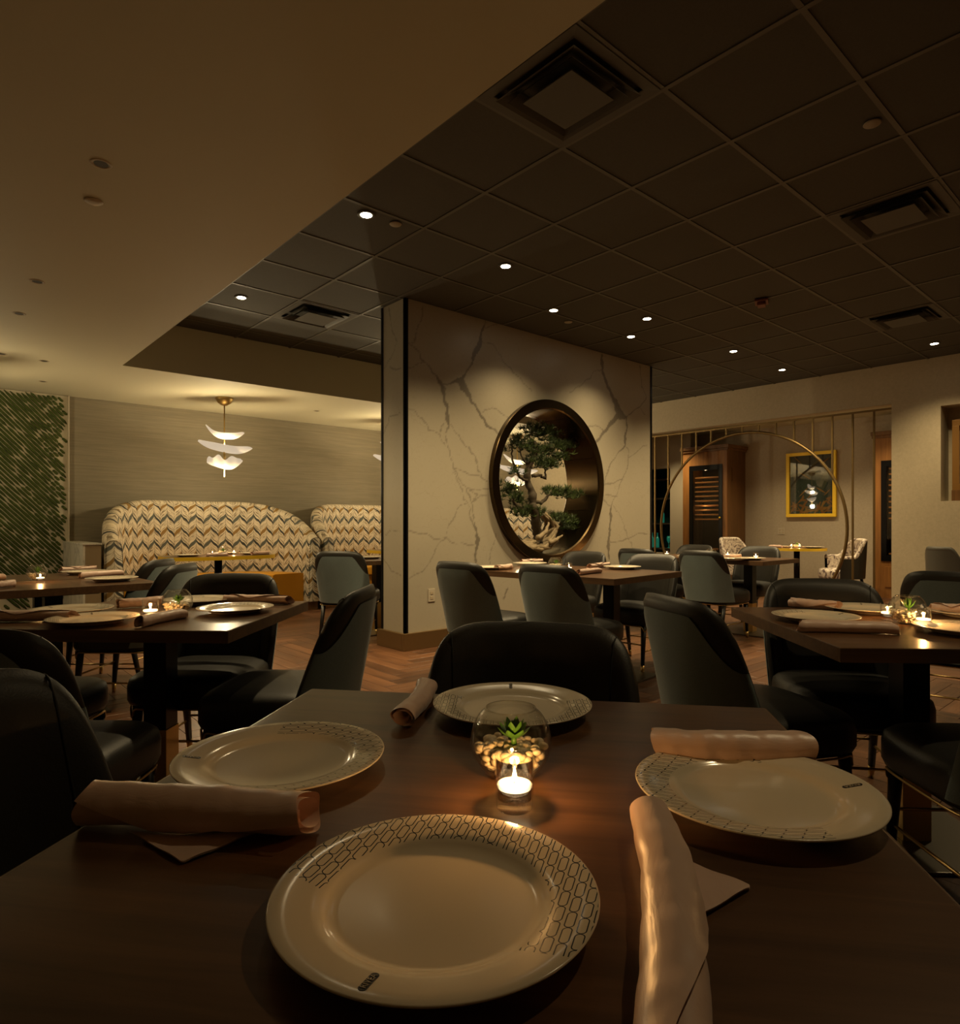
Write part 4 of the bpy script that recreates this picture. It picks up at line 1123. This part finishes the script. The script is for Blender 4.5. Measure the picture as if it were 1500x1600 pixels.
def votive(c, label, z=.75, sc=1.):
    e = empty('votive_holder', (c[0], c[1], z+.0003), 0, label, 'candle holder', 'glass votive holders with lit candles'); e.scale = (sc,)*3
    o = bpy.data.objects.new('glass_cup', vot_me); col.objects.link(o); o.parent = e
    w = empty('candle', (c[0], c[1], z+.0003), 0, ('lit candle inside the '+label).replace(' glass', '').replace('shining beside', 'by'), 'candle', 'lit votive candles'); w.scale = (sc,)*3
    for nm, me in (('wax', wax_me), ('flame', fl_me), ('wick', wick_me)):
        o = bpy.data.objects.new(nm, me); col.objects.link(o); o.parent = w
    l = bpy.data.objects.new('glow', cl); col.objects.link(l); l.parent = w; l.location = (0, 0, .047)
    return e

TZ = .75
# foreground table
pr_ = lambda x, y: at(x, y, .768)
rzp = math.atan2(UF[1], UF[0])-math.pi/2
def onP(x, y): return at(x, y, .77)
plate(onP(681, 1390), YAW-math.pi/2-.33, 'nearest and largest plate, badge toward the camera, on the foreground table')
plate(onP(440, 1178), YAW-math.pi+.1, 'plate on the left of the foreground table, badge toward its left edge')
plate(onP(800, 1098), YAW+math.pi/2-.03, 'plate behind the fish bowl at the far side of the foreground table')
plate(onP(1179, 1229), YAW+.02, 'plate on the right of the foreground table, badge toward its right edge')
big = [napkin_mesh(.27, .0295, 31, .8), napkin_mesh(.29, .0275, 47, .7), napkin_mesh(.255, .030, 61), napkin_mesh(.215, .0225, 77)]
flapA, flapB = flap_mesh(.15, .062, 3), flap_mesh(.13, .07, 7)
napkin(at(133, 1292, TZ), at(486, 1302, TZ), 'rolled pink napkin at the left front of the foreground table, one corner sticking out', me=big[0], flap=1, fl=flapA, foff=.0)
napkin(at(1062, 1760, TZ), at(1028, 1312, TZ), 'rolled pink satin napkin lying front to back at the right of the nearest plate', me=big[1], flap=1, fl=flapB, foff=.075)
napkin(at(1022, 1187, TZ), at(1262, 1198, TZ), 'rolled pink satin napkin behind the right plate of the foreground table', me=big[2])
napkin(at(632, 1138, TZ), at(664, 1086, TZ), 'rolled pink satin napkin standing end-on to the left of the far plate', me=big[3])
fishbowl(at(798, 1211, TZ), 'round glass fish bowl with a succulent in the middle of the foreground table', 0, False, 'large green succulent floating in the foreground fish bowl|pale pebbles in the foreground fish bowl')
votive(at(804, 1264, TZ), 'glass votive in front of the foreground fish bowl')

# left table
PZ = .765
for x, y, r, l in [(146, 967, 3.0, 'plate at the near edge of the left table, left of the lit candle'), (112, 953, 3.6, 'plate behind the near napkin on the left table'),
                   (368, 950.5, .2, 'plate at the right end of the left table'), (310, 937.5, 1.5, 'plate behind the fish bowl at the far side of the left table')]:
    plate(at(x, y, PZ), r, l)
napkin(at(-30, 972, TZ), at(114, 971, TZ), 'rolled napkin cut off by the left edge, on the left table', 0)
napkin(at(184, 951, TZ), at(255, 946.5, TZ), 'open-ended rolled napkin behind the candle of the left table', 1)
napkin(at(216, 981, TZ), at(284, 966, TZ), 'rolled napkin between the lit candle and the near edge of the left table', 2)
napkin(at(350, 943, TZ), at(452, 945, TZ), 'long rolled napkin at the far right corner of the left table', 0)
fishbowl(at(277, 960, TZ), 'fish bowl with a green succulent on the left table', 1, False, 'bright green succulent in the fish bowl of the left table|pebbles in the fish bowl of the left table')
votive(at(235, 968, TZ), 'small votive shining beside the fish bowl on the left table', sc=1.15)
# right table
for x, y, r, l in [(1274, 963.5, 1.2, 'glossy plate at the left end of the right table'), (1352, 951, 2., 'plate at the far side of the right table, behind the rolled napkins'),
                   (1508, 982, -1., 'plate cut off by the right edge at the near side of the right table'), (1520, 958, .5, 'plate cut off by the right edge at the far right of the right table')]:
    plate(at(x, y, PZ), r, l)
napkin(at(1234, 948, TZ), at(1308, 956, TZ), 'creased rolled napkin at the far left corner of the right table', 1)
napkin(at(1248, 987, TZ), at(1400, 991, TZ), 'rolled napkin lying along the near edge of the right table', 2)
napkin(at(1452, 958, TZ), at(1530, 962, TZ), 'rolled napkin behind the candles on the right table', 0)
fishbowl(at(1418, 975, TZ), 'fish bowl between two candles on the right table', 0, True, 'spiky green succulent in the fish bowl of the right table|pebbles in the fish bowl of the right table', sc=1.05)
votive(at(1387, 970, TZ), 'left one of two votives on the right table')
votive(at(1443, 981, TZ), 'brighter right one of two votives on the right table')
# moon window table
for x, y, r, l in [(768, 886.5, 1., 'plate at the left end of the moon window table'), (972, 886, .4, 'plate at the right end of the moon window table'),
                   (828, 880.5, 2., 'plate in the middle of the moon window table, behind a chair back')]:
    plate(at(x, y, PZ), r, l)
napkin(at(776, 891, TZ), at(800, 889, TZ), 'rolled napkin beside the left plate of the moon window table', 1)
napkin(at(813, 881, TZ), at(848, 879.5, TZ), 'rolled napkin at the far side of the moon window table, below the pine', 0)
napkin(at(903, 899, TZ), at(936, 895, TZ), 'rolled napkin right of the candle on the moon window table, nearer one', 2)
napkin(at(919, 889, TZ), at(952, 885.5, TZ), 'rolled napkin right of the candle on the moon window table, farther one', 0)
fishbowl(at(868, 890, TZ), 'fish bowl on the moon window table, mostly behind the chair back', 1, False, 'succulent showing above the chair back on the moon window table|pebbles in the fish bowl of the moon window table')
votive(at(889, 893, TZ), 'bright votive on the moon window table')
# far long table
for x, y, r, l in [(1172, 872.5, 1., 'plate near the right corner of the far long table'), (1147, 873., .4, 'plate at the near side of the far long table'), (1080, 869.5, 1., 'plate at the far left end of the far long table')]:
    plate(at(x, y, PZ), r, l)
napkin(at(1128, 873, TZ), at(1158, 872, TZ), 'rolled napkin by the candles of the far long table', 1)
fishbowl(at(1111, 872, TZ), 'fish bowl with succulent on the far long table', 0, False, 'tiny succulent in the fish bowl of the far long table|pebbles in the fish bowl of the far long table')
votive(at(1137, 870.5, TZ), 'left of two votives on the far long table')
votive(at(1181, 873.5, TZ), 'right of two votives on the far long table')
votive(at(1042, 869, TZ), 'votive at the far table end, above a black chair')
# narrow tables, far left
for x, y, r, l in [(175, 904, .3, 'plate on the nearer narrow table at its right end'), (132, 893.5, .3, 'plate on the farther narrow table at its right end')]:
    plate(at(x, y, PZ), r, l)
napkin(at(124, 903.5, TZ), at(190, 898.5, TZ), 'rolled napkin behind the plate of the nearer narrow table', 2)
napkin(at(94, 894.5, TZ), at(152, 891.5, TZ), 'rolled napkin behind the plate of the farther narrow table', 0)
napkin(at(-22, 921, TZ), at(24, 917, TZ), 'rolled napkin cut off by the left edge on the nearer narrow table', 1)
napkin(at(-30, 908, TZ), at(6, 905.5, TZ), 'rolled napkin tip at the left edge on the farther narrow table', 2)
fishbowl(at(58, 906.5, TZ), 'fish bowl with a spiky plant at the far left, in front of the moss panel', 1, True, 'spiky plant in the fish bowl before the moss panel|pebbles in the fish bowl before the moss panel')
votive(at(63, 910.5, TZ), 'dim votive in front of the far left fish bowl')
# booth tables
for (tx, ty), w, px_ in ((T1, 'first', 0), ((5.28, 7.50), 'second', 1)):
    plate((tx-.36, ty-.10), .2, 'plate at the left of the %s booth table' % w); plate((tx+.36, ty-.08), .2, 'plate at the right of the %s booth table' % w)
    if px_ == 0: plate((tx+.13, ty+.2), .2, 'plate at the back of the first booth table'); 
    napkin((tx-.22, ty-.26), (tx+.0, ty-.30), 'rolled napkin at the front left of the %s booth table' % w, 0)
    napkin((tx+.28, ty-.27), (tx+.50, ty-.24), 'rolled napkin at the front right of the %s booth table' % w, 1)
    fishbowl((tx+.03, ty-.06), 'fish bowl in the middle of the %s booth table' % w, 0, False, 'small succulent on the %s booth table|pebbles in the bowl of the %s booth table' % (w, w))
    votive((tx-.10, ty-.10), 'left votive on the %s booth table' % w); votive((tx+.17, ty-.02), 'right votive on the %s booth table' % w)
# round table
plate((FT[0]-.03, FT[1]+.24), .2, 'plate at the left of the round table under the picture'); plate((FT[0]-.0, FT[1]-.24), .2, 'plate at the right of the round table under the picture')
fishbowl((FT[0], FT[1]), 'fish bowl on the round table under the picture', 0, False, 'tiny succulent on the round table|pebbles in the bowl of the round table')
votive((FT[0]-.12, FT[1]+.03), 'left votive on the round table'); votive((FT[0]-.10, FT[1]-.08), 'right votive on the round table')
napkin((FT[0]-.24, FT[1]+.12), (FT[0]-.24, FT[1]+.30), 'rolled napkin on the left of the round table', 0)
plate((GT[0]-.1, GT[1]+.0), 1, 'plate on the table half hidden behind the marble wall')

# ================================================================== BONSAI IN THE MOON WINDOW
bz = empty('bonsai_pine', (CXc, 4.85, CZc-RI+.02), 0, 'bonsai pine standing on driftwood inside the round moon window', 'tree')
rnd = random.Random(8)
BY = 4.85
def bl(x, z, y=0.): return (x-CXc, y, z-(CZc-RI+.02))
def limb(pts, r0, r1, name='branch', n=9, mat='bark', wob=.012):
    P = [Vector(bl(*p)) for p in pts]; out_ = []
    for a, b in zip(P[:-1], P[1:]):
        for i in range(5): out_.append(a.lerp(b, i/5)+Vector((rnd.uniform(-wob, wob), rnd.uniform(-wob, wob), rnd.uniform(-wob, wob)*.5)))
    out_.append(P[-1]); m = len(out_)
    rr = [(r0+(r1-r0)*i/(m-1))*rnd.uniform(.82, 1.2) for i in range(m)]
    return link(name, MB().tube(out_, rr, n).me(True), M[mat], bz)
limb([(5.08,.80), (5.14,.98,.03), (5.06,1.12), (4.99,1.27,-.03), (5.00,1.45), (4.93,1.60,.02), (4.97,1.74), (5.06,1.86), (5.03,2.0)], .062, .022, 'trunk', 12)
for pts, r in [([(5.0,1.28),(4.86,1.24),(4.74,1.32),(4.68,1.44)], .02), ([(5.0,1.36),(5.14,1.33),(5.3,1.44),(5.42,1.47)], .022), ([(5.42,1.47),(5.55,1.46),(5.66,1.46)], .013), ([(4.96,1.55),(4.82,1.60),(4.72,1.75),(4.70,1.90)], .018),
               ([(5.0,1.62),(5.12,1.64),(5.22,1.60),(5.20,1.72)], .02), ([(5.04,1.86),(5.2,1.92),(5.36,1.94)], .016), ([(5.04,1.95),(4.95,2.05),(5.08,2.14)], .014), ([(5.2,1.92),(5.34,2.03),(5.5,2.02)], .012),
               ([(5.0,1.22),(5.18,1.20),(5.34,1.24),(5.42,1.18)], .018), ([(5.42,1.18),(5.52,1.14),(5.6,1.13)], .010), ([(4.98,1.40),(4.93,1.32),(4.95,1.26)], .012), ([(4.96,1.72),(4.86,1.80),(4.80,1.92)], .012)]:
    limb(pts, r, r*.45)
# driftwood root in twisted ribs
for k in range(9):
    a = k*.7; pts = []
    base_ = [(4.84,.83), (4.98,.90), (5.14,.88), (5.26,.98), (5.32,1.10), (5.22,1.19), (5.08,1.24)]
    pts = [(x+.045*math.cos(a+i*.9), z+.035*math.sin(a+i*.9), .06*math.sin(a+i*.8)) for i, (x, z) in enumerate(base_)]
    limb(pts, .030, .014, 'driftwood_rib', 8, 'drift', .006)
for pts in [[(4.9,.86,-.05),(5.06,.83,-.06),(5.25,.85,-.04),(5.42,.92,0)], [(4.72,.95,.0),(4.86,.86,.03),(5.0,.84,.05),(5.2,.84,.06)], [(5.0,.95,-.08),(5.12,1.02,-.09),(5.2,1.12,-.06)], [(5.2,.90,-.06),(5.3,.93,-.08),(5.45,.98,-.04)]]:
    limb(pts, .032, .010, 'driftwood_rib', 8, 'drift', .006)
def pad(x, z, rx, rzz, ry=.13, n=520, L=.070):
    mb = MB(); n = int(n*1.35)
    for i in range(n):
        # tufts: needles fan out from a few twig ends inside the pad
        if i % 13 == 0:
            t = rnd.uniform(0, 6.28); q = rnd.random()**.5
            cx_, cy_, cz_ = x+rx*q*math.cos(t), ry*q*rnd.uniform(-1, 1), z+rzz*(q*math.sin(t)*.7-.15)
        a = rnd.uniform(0, 6.28); el = rnd.uniform(.15, 1.45); l = L*rnd.uniform(.65, 1.15)
        d = Vector((math.cos(a)*math.cos(el), math.sin(a)*math.cos(el), math.sin(el)))
        p = Vector(bl(cx_, cz_, cy_)); q_ = p+d*l; s = d.cross(Vector((rnd.uniform(-1,1), rnd.uniform(-1,1), .3))).normalized()*.0034
        mb.add([p-s, p+s, q_], [(0, 1, 2)])
    link('needle_cluster', mb.me(), M['needle'], bz)
for x, z, rx, rz_, n in [(5.05,2.13,.17,.10,900), (5.28,2.08,.17,.12,800), (5.46,1.98,.14,.08,600), (5.60,2.0,.09,.05,350), (4.76,1.97,.14,.12,700), (4.98,1.93,.16,.10,600), (5.20,1.90,.18,.10,800), (5.44,1.86,.14,.07,500),
                         (5.12,1.78,.20,.09,1000), (5.33,1.76,.12,.07,450), (4.66,1.47,.10,.14,650), (4.80,1.38,.09,.10,400), (4.92,1.24,.20,.08,950), (5.38,1.47,.18,.08,900), (5.62,1.44,.15,.07,600), (5.40,1.18,.20,.07,900), (5.62,1.10,.11,.08,500), (4.72,1.66,.07,.05,200)]:
    pad(x, z, rx, rz_, n=n)

# ================================================================== BRASS SCREEN WITH THE ROUND OPENING
SX = 9.17
sc_ = empty('brass_screen', (SX, 4.57, 0), 0, 'thin brass bar screen with a big open ring in the wide opening', 'screen')
RC, RR = 1.05, 1.395
link('ring', MB().tube([(0, RR*math.cos(2*math.pi*k/120), RC+RR*math.sin(2*math.pi*k/120)) for k in range(120)], .020, 10, closed=True).me(True), M['bronze'], sc_)
for z, h in ((2.545, .012),): link('top_rail', MB().box(-.02, .02, Y0o-4.57, 6.42-4.57, z-h, z+h).me(bevel=.003), M['bronze'], sc_)
for i in range(15):
    y = 2.862+.2476*i-4.57
    if y > 1.85: continue
    dyr = abs(y)
    z0 = RC+math.sqrt(RR*RR-y*y) if dyr < RR-.02 else 0.
    link('bar', MB().box(-.011, .011, y-.011, y+.011, z0-.002 if z0 else 0., 2.54).me(bevel=.002), M['bronze'], sc_)
    if z0 and RC-math.sqrt(RR*RR-y*y) > .04: link('bar', MB().box(-.011, .011, y-.011, y+.011, 0., RC-math.sqrt(RR*RR-y*y)).me(bevel=.002), M['bronze'], sc_)

# ================================================================== WINE CABINETS
def cabinet(x, y0, y1, h, label, door_y0, door_y1, side=True, dz0=.5, dz1=2.16):
    e = empty('wine_cabinet', (x, (y0+y1)/2, 0), 0, label, 'cabinet', 'built-in wine cabinets')
    ey = (y0+y1)/2; D = XA-x-.002
    B = lambda n, m, a, b, c, d, f, g, bev=0, par=None: link(n, MB().box(a, b, c-ey, d-ey, f, g).me(bevel=bev), M[m], par or e)
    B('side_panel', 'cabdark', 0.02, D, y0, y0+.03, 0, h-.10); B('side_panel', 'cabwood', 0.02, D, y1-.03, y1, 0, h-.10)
    B('back_panel', 'ventdark', D-.03, D, y0+.03, y1-.03, 0, h-.10)
    B('stile', 'cabwood', 0, .02, y0, door_y0, 0, h-.10); B('stile', 'cabwood', 0, .02, door_y1, y1, 0, h-.10)
    B('top_panel', 'cabwood', 0, .02, door_y0, door_y1, dz1, h-.10); B('bottom_panel', 'cabwood', 0, .02, door_y0, door_y1, 0, dz0)
    B('raised_panel', 'cabwood', -.012, 0, door_y0+.05, door_y1-.05, .16, dz0-.08, .006)
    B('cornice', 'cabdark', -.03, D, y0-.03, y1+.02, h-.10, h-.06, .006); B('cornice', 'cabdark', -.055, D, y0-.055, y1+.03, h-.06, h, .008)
    dr = B('door', 'black', -.006, .014, door_y0, door_y1, dz0, dz1, .002)
    # door as frame: cut by building four rails instead of one slab
    me = MB().box(-.012, .012, door_y0-ey, door_y0+.07-ey, dz0, dz1).box(-.012, .012, door_y1-.07-ey, door_y1-ey, dz0, dz1).box(-.012, .012, door_y0+.07-ey, door_y1-.07-ey, dz0, dz0+.09).box(-.012, .012, door_y0+.07-ey, door_y1-.07-ey, dz1-.09, dz1).me()
    dr.data = me; me.materials.append(M['black'])
    link('door_glass', MB().box(-.002, .001, door_y0+.07-ey, door_y1-.07-ey, dz0+.09, dz1-.09).me(), M['glass_dark'], dr)
    link('door_knob', MB().lathe([(0,0),(.008,0),(.008,.015),(.016,.022),(.014,.034),(0,.038)], 14).me(True), M['gold'], dr, (-.012, door_y0+.035-ey, 1.22)).rotation_euler = (0, -math.pi/2, 0)
    n = 11; zs = [1.94-.083*i for i in range(10)]+[.66]
    for z in zs: B('rack', 'rackwood', .03, .30, door_y0+.09, door_y1-.09, z-.012, z+.012, .003)
    ld = bpy.data.lights.new('cabinet_lamp', 'POINT'); ld.energy = 1.6; ld.color = (1, .72, .38); ld.shadow_soft_size = .03
    for z in (2.0, 1.4): l_ = bpy.data.objects.new('cabinet_lamp', ld); col.objects.link(l_); l_.parent = e; l_.location = (.035, 0, z if z < 1.5 else dz1-.12)
    if side:
        vt = B('side_vent', 'cabdark', D*.25, D*.75, y0-.008, y0, 1.86, 2.10)
        for i in range(7): link('vent_slat', MB().box(D*.27, D*.73, y0-.014-ey, y0-.008-ey, 1.875+.031*i, 1.89+.031*i).me(), M['cabdark'], vt)
    return e
M['glass_dark'] = thin_glass('smoked_cabinet_glass', (.85, .82, .78), 1.5, 1.0)
M['rackwood'] = plain('pale_rack_wood', (.55, .27, .09), .5)
xc = 10.66
cabinet(xc, 5.62, onX(1067, xc), 2.50, 'tall wine cabinet with glass door and wooden racks, seen through the ring', 5.70, 6.34)
cabinet(10.98, 2.44, 3.43, 2.50, 'wine cabinet partly hidden by the right jamb of the opening', 2.62, 3.33, False, .55, 2.06)

# ================================================================== PICTURES
py0, py1 = onX(1307, XA-.03), onX(1229, XA-.03); pz0, pz1 = 1.225, 2.315
pe = empty('picture', (XA-.001, (py0+py1)/2, (pz0+pz1)/2), 0, 'dark leafy picture in a wide yellow gold frame on the alcove wall', 'picture')
hw, hh, fw_ = (py1-py0)/2, (pz1-pz0)/2, .055
for b in ((-hw, hw, hh-fw_, hh), (-hw, hw, -hh, -hh+fw_), (-hw, -hw+fw_, -hh+fw_, hh-fw_), (hw-fw_, hw, -hh+fw_, hh-fw_)):
    link('frame', MB().box(-.055, 0, *b).me(bevel=.006), M['gold'], pe)
def canvas():
    m, t, b, N, L = nt('dark_teal_print'); setp(b, None, .5)
    n1 = noise(N, L, 2.2, 3, dist=1.5)
    L.new(ramp(N, L, n1, [(.35, (.008, .022, .024)), (.5, (.020, .040, .040)), (.66, (.05, .07, .06))]), b.inputs['Base Color']); return m
link('print', MB().box(-.012, -.002, -hw+fw_, hw-fw_, -hh+fw_, hh-fw_).me(), canvas(), pe)
rnd = random.Random(5)
leafcol = [plain('print_olive_leaf', (.10, .085, .03), .6), plain('print_ochre_leaf', (.33, .17, .04), .6), plain('print_grey_leaf', (.085, .095, .06), .6), plain('print_rust_leaf', (.28, .115, .018), .6)]
def pleaf(y, z, L, W, a, mat, lift):
    n = 8; pts = []
    for i in range(n+1): t = i/n; pts.append((L*(t-.5), W*math.sin(math.pi*t)))
    for i in range(n-1, 0, -1): t = i/n; pts.append((L*(t-.5), -W*math.sin(math.pi*t)))
    c, s = math.cos(a), math.sin(a); q = [(-.0122-lift, y+c*u-s*v, z+s*u+c*v) for u, v in pts]
    q = [(x, max(-hw+fw_, min(hw-fw_, yy_)), max(-hh+fw_, min(hh-fw_, zz_))) for x, yy_, zz_ in q]
    link('print_leaf', MB().add(q, [tuple(range(len(q)))[::-1]]).me(), mat, pe)
li = 0
for y, z, L, W, a, k in [(.05,.22,.62,.045,-.25,2), (-.20,.05,.40,.055,1.9,2), (.25,.30,.22,.02,.9,0), (-.05,.33,.30,.02,2.3,0), (-.22,.38,.2,.013,-.7,1), (.22,.42,.2,.010,.8,1), (.10,.15,.26,.010,.6,1), (-.15,-.10,.2,.014,.6,1), (.12,-.12,.24,.012,-.8,1), (-.25,-.14,.16,.012,-.8,1), (.27,.12,.18,.018,1.4,2)]:
    li += 1; pleaf(y, z, L, W, a, leafcol[k], li*.00012)
for i in range(46):
    li += 1; pleaf(rnd.uniform(-hw+.1, hw-.1), -hh+.08+abs(rnd.gauss(0, .12)), rnd.uniform(.10, .2), rnd.uniform(.010, .02), rnd.uniform(0, 3.14), leafcol[3 if i % 3 else 1], li*.00006+.001)
link('glazing', MB().box(-.030, -.027, -hw+fw_, hw-fw_, -hh+fw_, hh-fw_).me(), thin_glass('picture_glazing', (1, 1, 1), 2.2, 1.2), pe)
# framed piece in the niche
ny1 = 2.06; nz0_, nz1_ = 1.505, 2.335
ne = empty('niche_picture', (XR+.20, ny1-.45, (nz0_+nz1_)/2), 0, 'box-framed gilded plant relief in the niche at the right edge', 'picture')
hy, hz = .45, (nz1_-nz0_)/2
for b in ((-hy, hy, hz-.07, hz), (-hy, hy, -hz, -hz+.07), (-hy, -hy+.07, -hz+.07, hz-.07), (hy-.07, hy, -hz+.07, hz-.07)):
    link('frame', MB().box(-.075, .0, *b).me(bevel=.004), M['framewood'] if 'framewood' in M else M.setdefault('framewood', plain('brown_gilt_frame', (.33, .17, .045), .4, .3)), ne)
link('backing', MB().box(-.012, 0, -hy+.07, hy-.07, -hz+.07, hz-.07).me(), plain('niche_art_ground', (.52, .46, .35), .6), ne)
for i in range(90):
    y = rnd.uniform(-hy+.08, hy-.08); z = -hz+.08+abs(rnd.gauss(0, .14))
    if z > hz-.1: continue
    a = rnd.uniform(.3, 2.8); L = rnd.uniform(.05, .11)
    c, s = math.cos(a), math.sin(a); y0_, z0_ = y, z; y1_ = max(-hy+.075, min(hy-.075, y+c*L)); z1_ = max(-hz+.075, z+s*L)
    link('gilt_leaf', MB().add([(-.020, y0_-s*.006, z0_+c*.006), (-.020, y0_+s*.006, z0_-c*.006), (-.032, y1_, z1_)], [(0, 1, 2)]).me(), M['brass'], ne)
link('pedestal', MB().box(-.10, .03, -hy+.03, hy-.0, NZ0-(nz0_+nz1_)/2+.001, -hz).me(bevel=.004), M['cabdark'], ne)

# ================================================================== ALCOVE ARMCHAIRS
def armchair(c, facing, label, mat_out, mat_in, arms=True, h=.87, name='armchair'):
    rz = math.atan2(facing[1], facing[0])-math.pi/2
    e = empty(name, (c[0], c[1], 0), rz, label, 'armchair')
    n = 40
    def f(off):
        def g(u, v):
            a = math.pi*(-.12+1.24*u) if arms else math.pi*(.14+.72*u); r = .29
            q = abs(2*u-1); top = h-(h-.62)*min(1, max(0, (q-.30)/.40))**1.0 if arms else h-.25*q**3
            k = min(1, max(0, (q-.30)/.40)); k = k*k*(3-2*k); top = h-(h-.63)*k if arms else h-.30*q**2.5
            z = .34+(top-.34)*v; rr = r+off+.05*(z-.34)
            return (-rr*math.cos(a), -rr*.95*math.sin(a)+.02, z)
        return g
    so, si = f(.028), f(-.028)
    mb = MB(); mb.grid(so, n, 8); link('outer_shell', mb.me(True), mat_out, e)
    mb = MB(); mb.grid(si, n, 8, True); link('inner_back', mb.me(True), mat_in, e)
    mb = MB(); mb.tube([tuple((a+b)/2 for a, b in zip(so(i/(n-1), 1), si(i/(n-1), 1))) for i in range(n)], .030, 10); link('rolled_top', mb.me(True), mat_in, e)
    mb = MB()
    for z, k in ((.33, .94), (.35, 1), (.43, 1), (.46, .95), (.47, .8)): mb.v += [(.26*k*math.cos(2*math.pi*j/32), .27*k*math.sin(2*math.pi*j/32)+.04, z) for j in range(32)]
    for i in range(4):
        for j in range(32): mb.f.append((i*32+j, i*32+(j+1) % 32, (i+1)*32+(j+1) % 32, (i+1)*32+j))
    mb.f += [tuple(range(32))[::-1], tuple(range(128, 160))]
    link('seat', mb.me(True), mat_in, e)
    for sx in (-1, 1):
        for sy, s2 in ((.22, .24), (-.18, -.25)): link('leg', MB().tube([(sx*.19, sy, .34), (sx*.20, s2, 0)], [.02, .011], 10).me(True), M['legwood'], e)
    return e
c = vw((1316-CX)/F*9.25, 9.25)
armchair(c, (-.62, .78), 'dark leather armchair with pale printed lining, right of the round table', M['leather'], M['barrelprint'])
c = vw((1158-CX)/F*10.0, 10.0)
armchair(c, (-.2, -.98), 'pale marbled-print armchair at the left of the round table', M['barrelprint'], M['barrelprint'], True)
c = vw((1482-CX)/F*7.1, 7.1)
armchair(c, (1, -.4), 'small grey barrel chair against the cream wall at the right edge', M['leather2'] if 'leather2' in M else M.setdefault('leather2', plain('grey_leather', (.10, .095, .08), .45)), M['leather2'], True, .83, 'barrel_chair').scale = (.66, .66, 1)
bpy.context.view_layer.update()
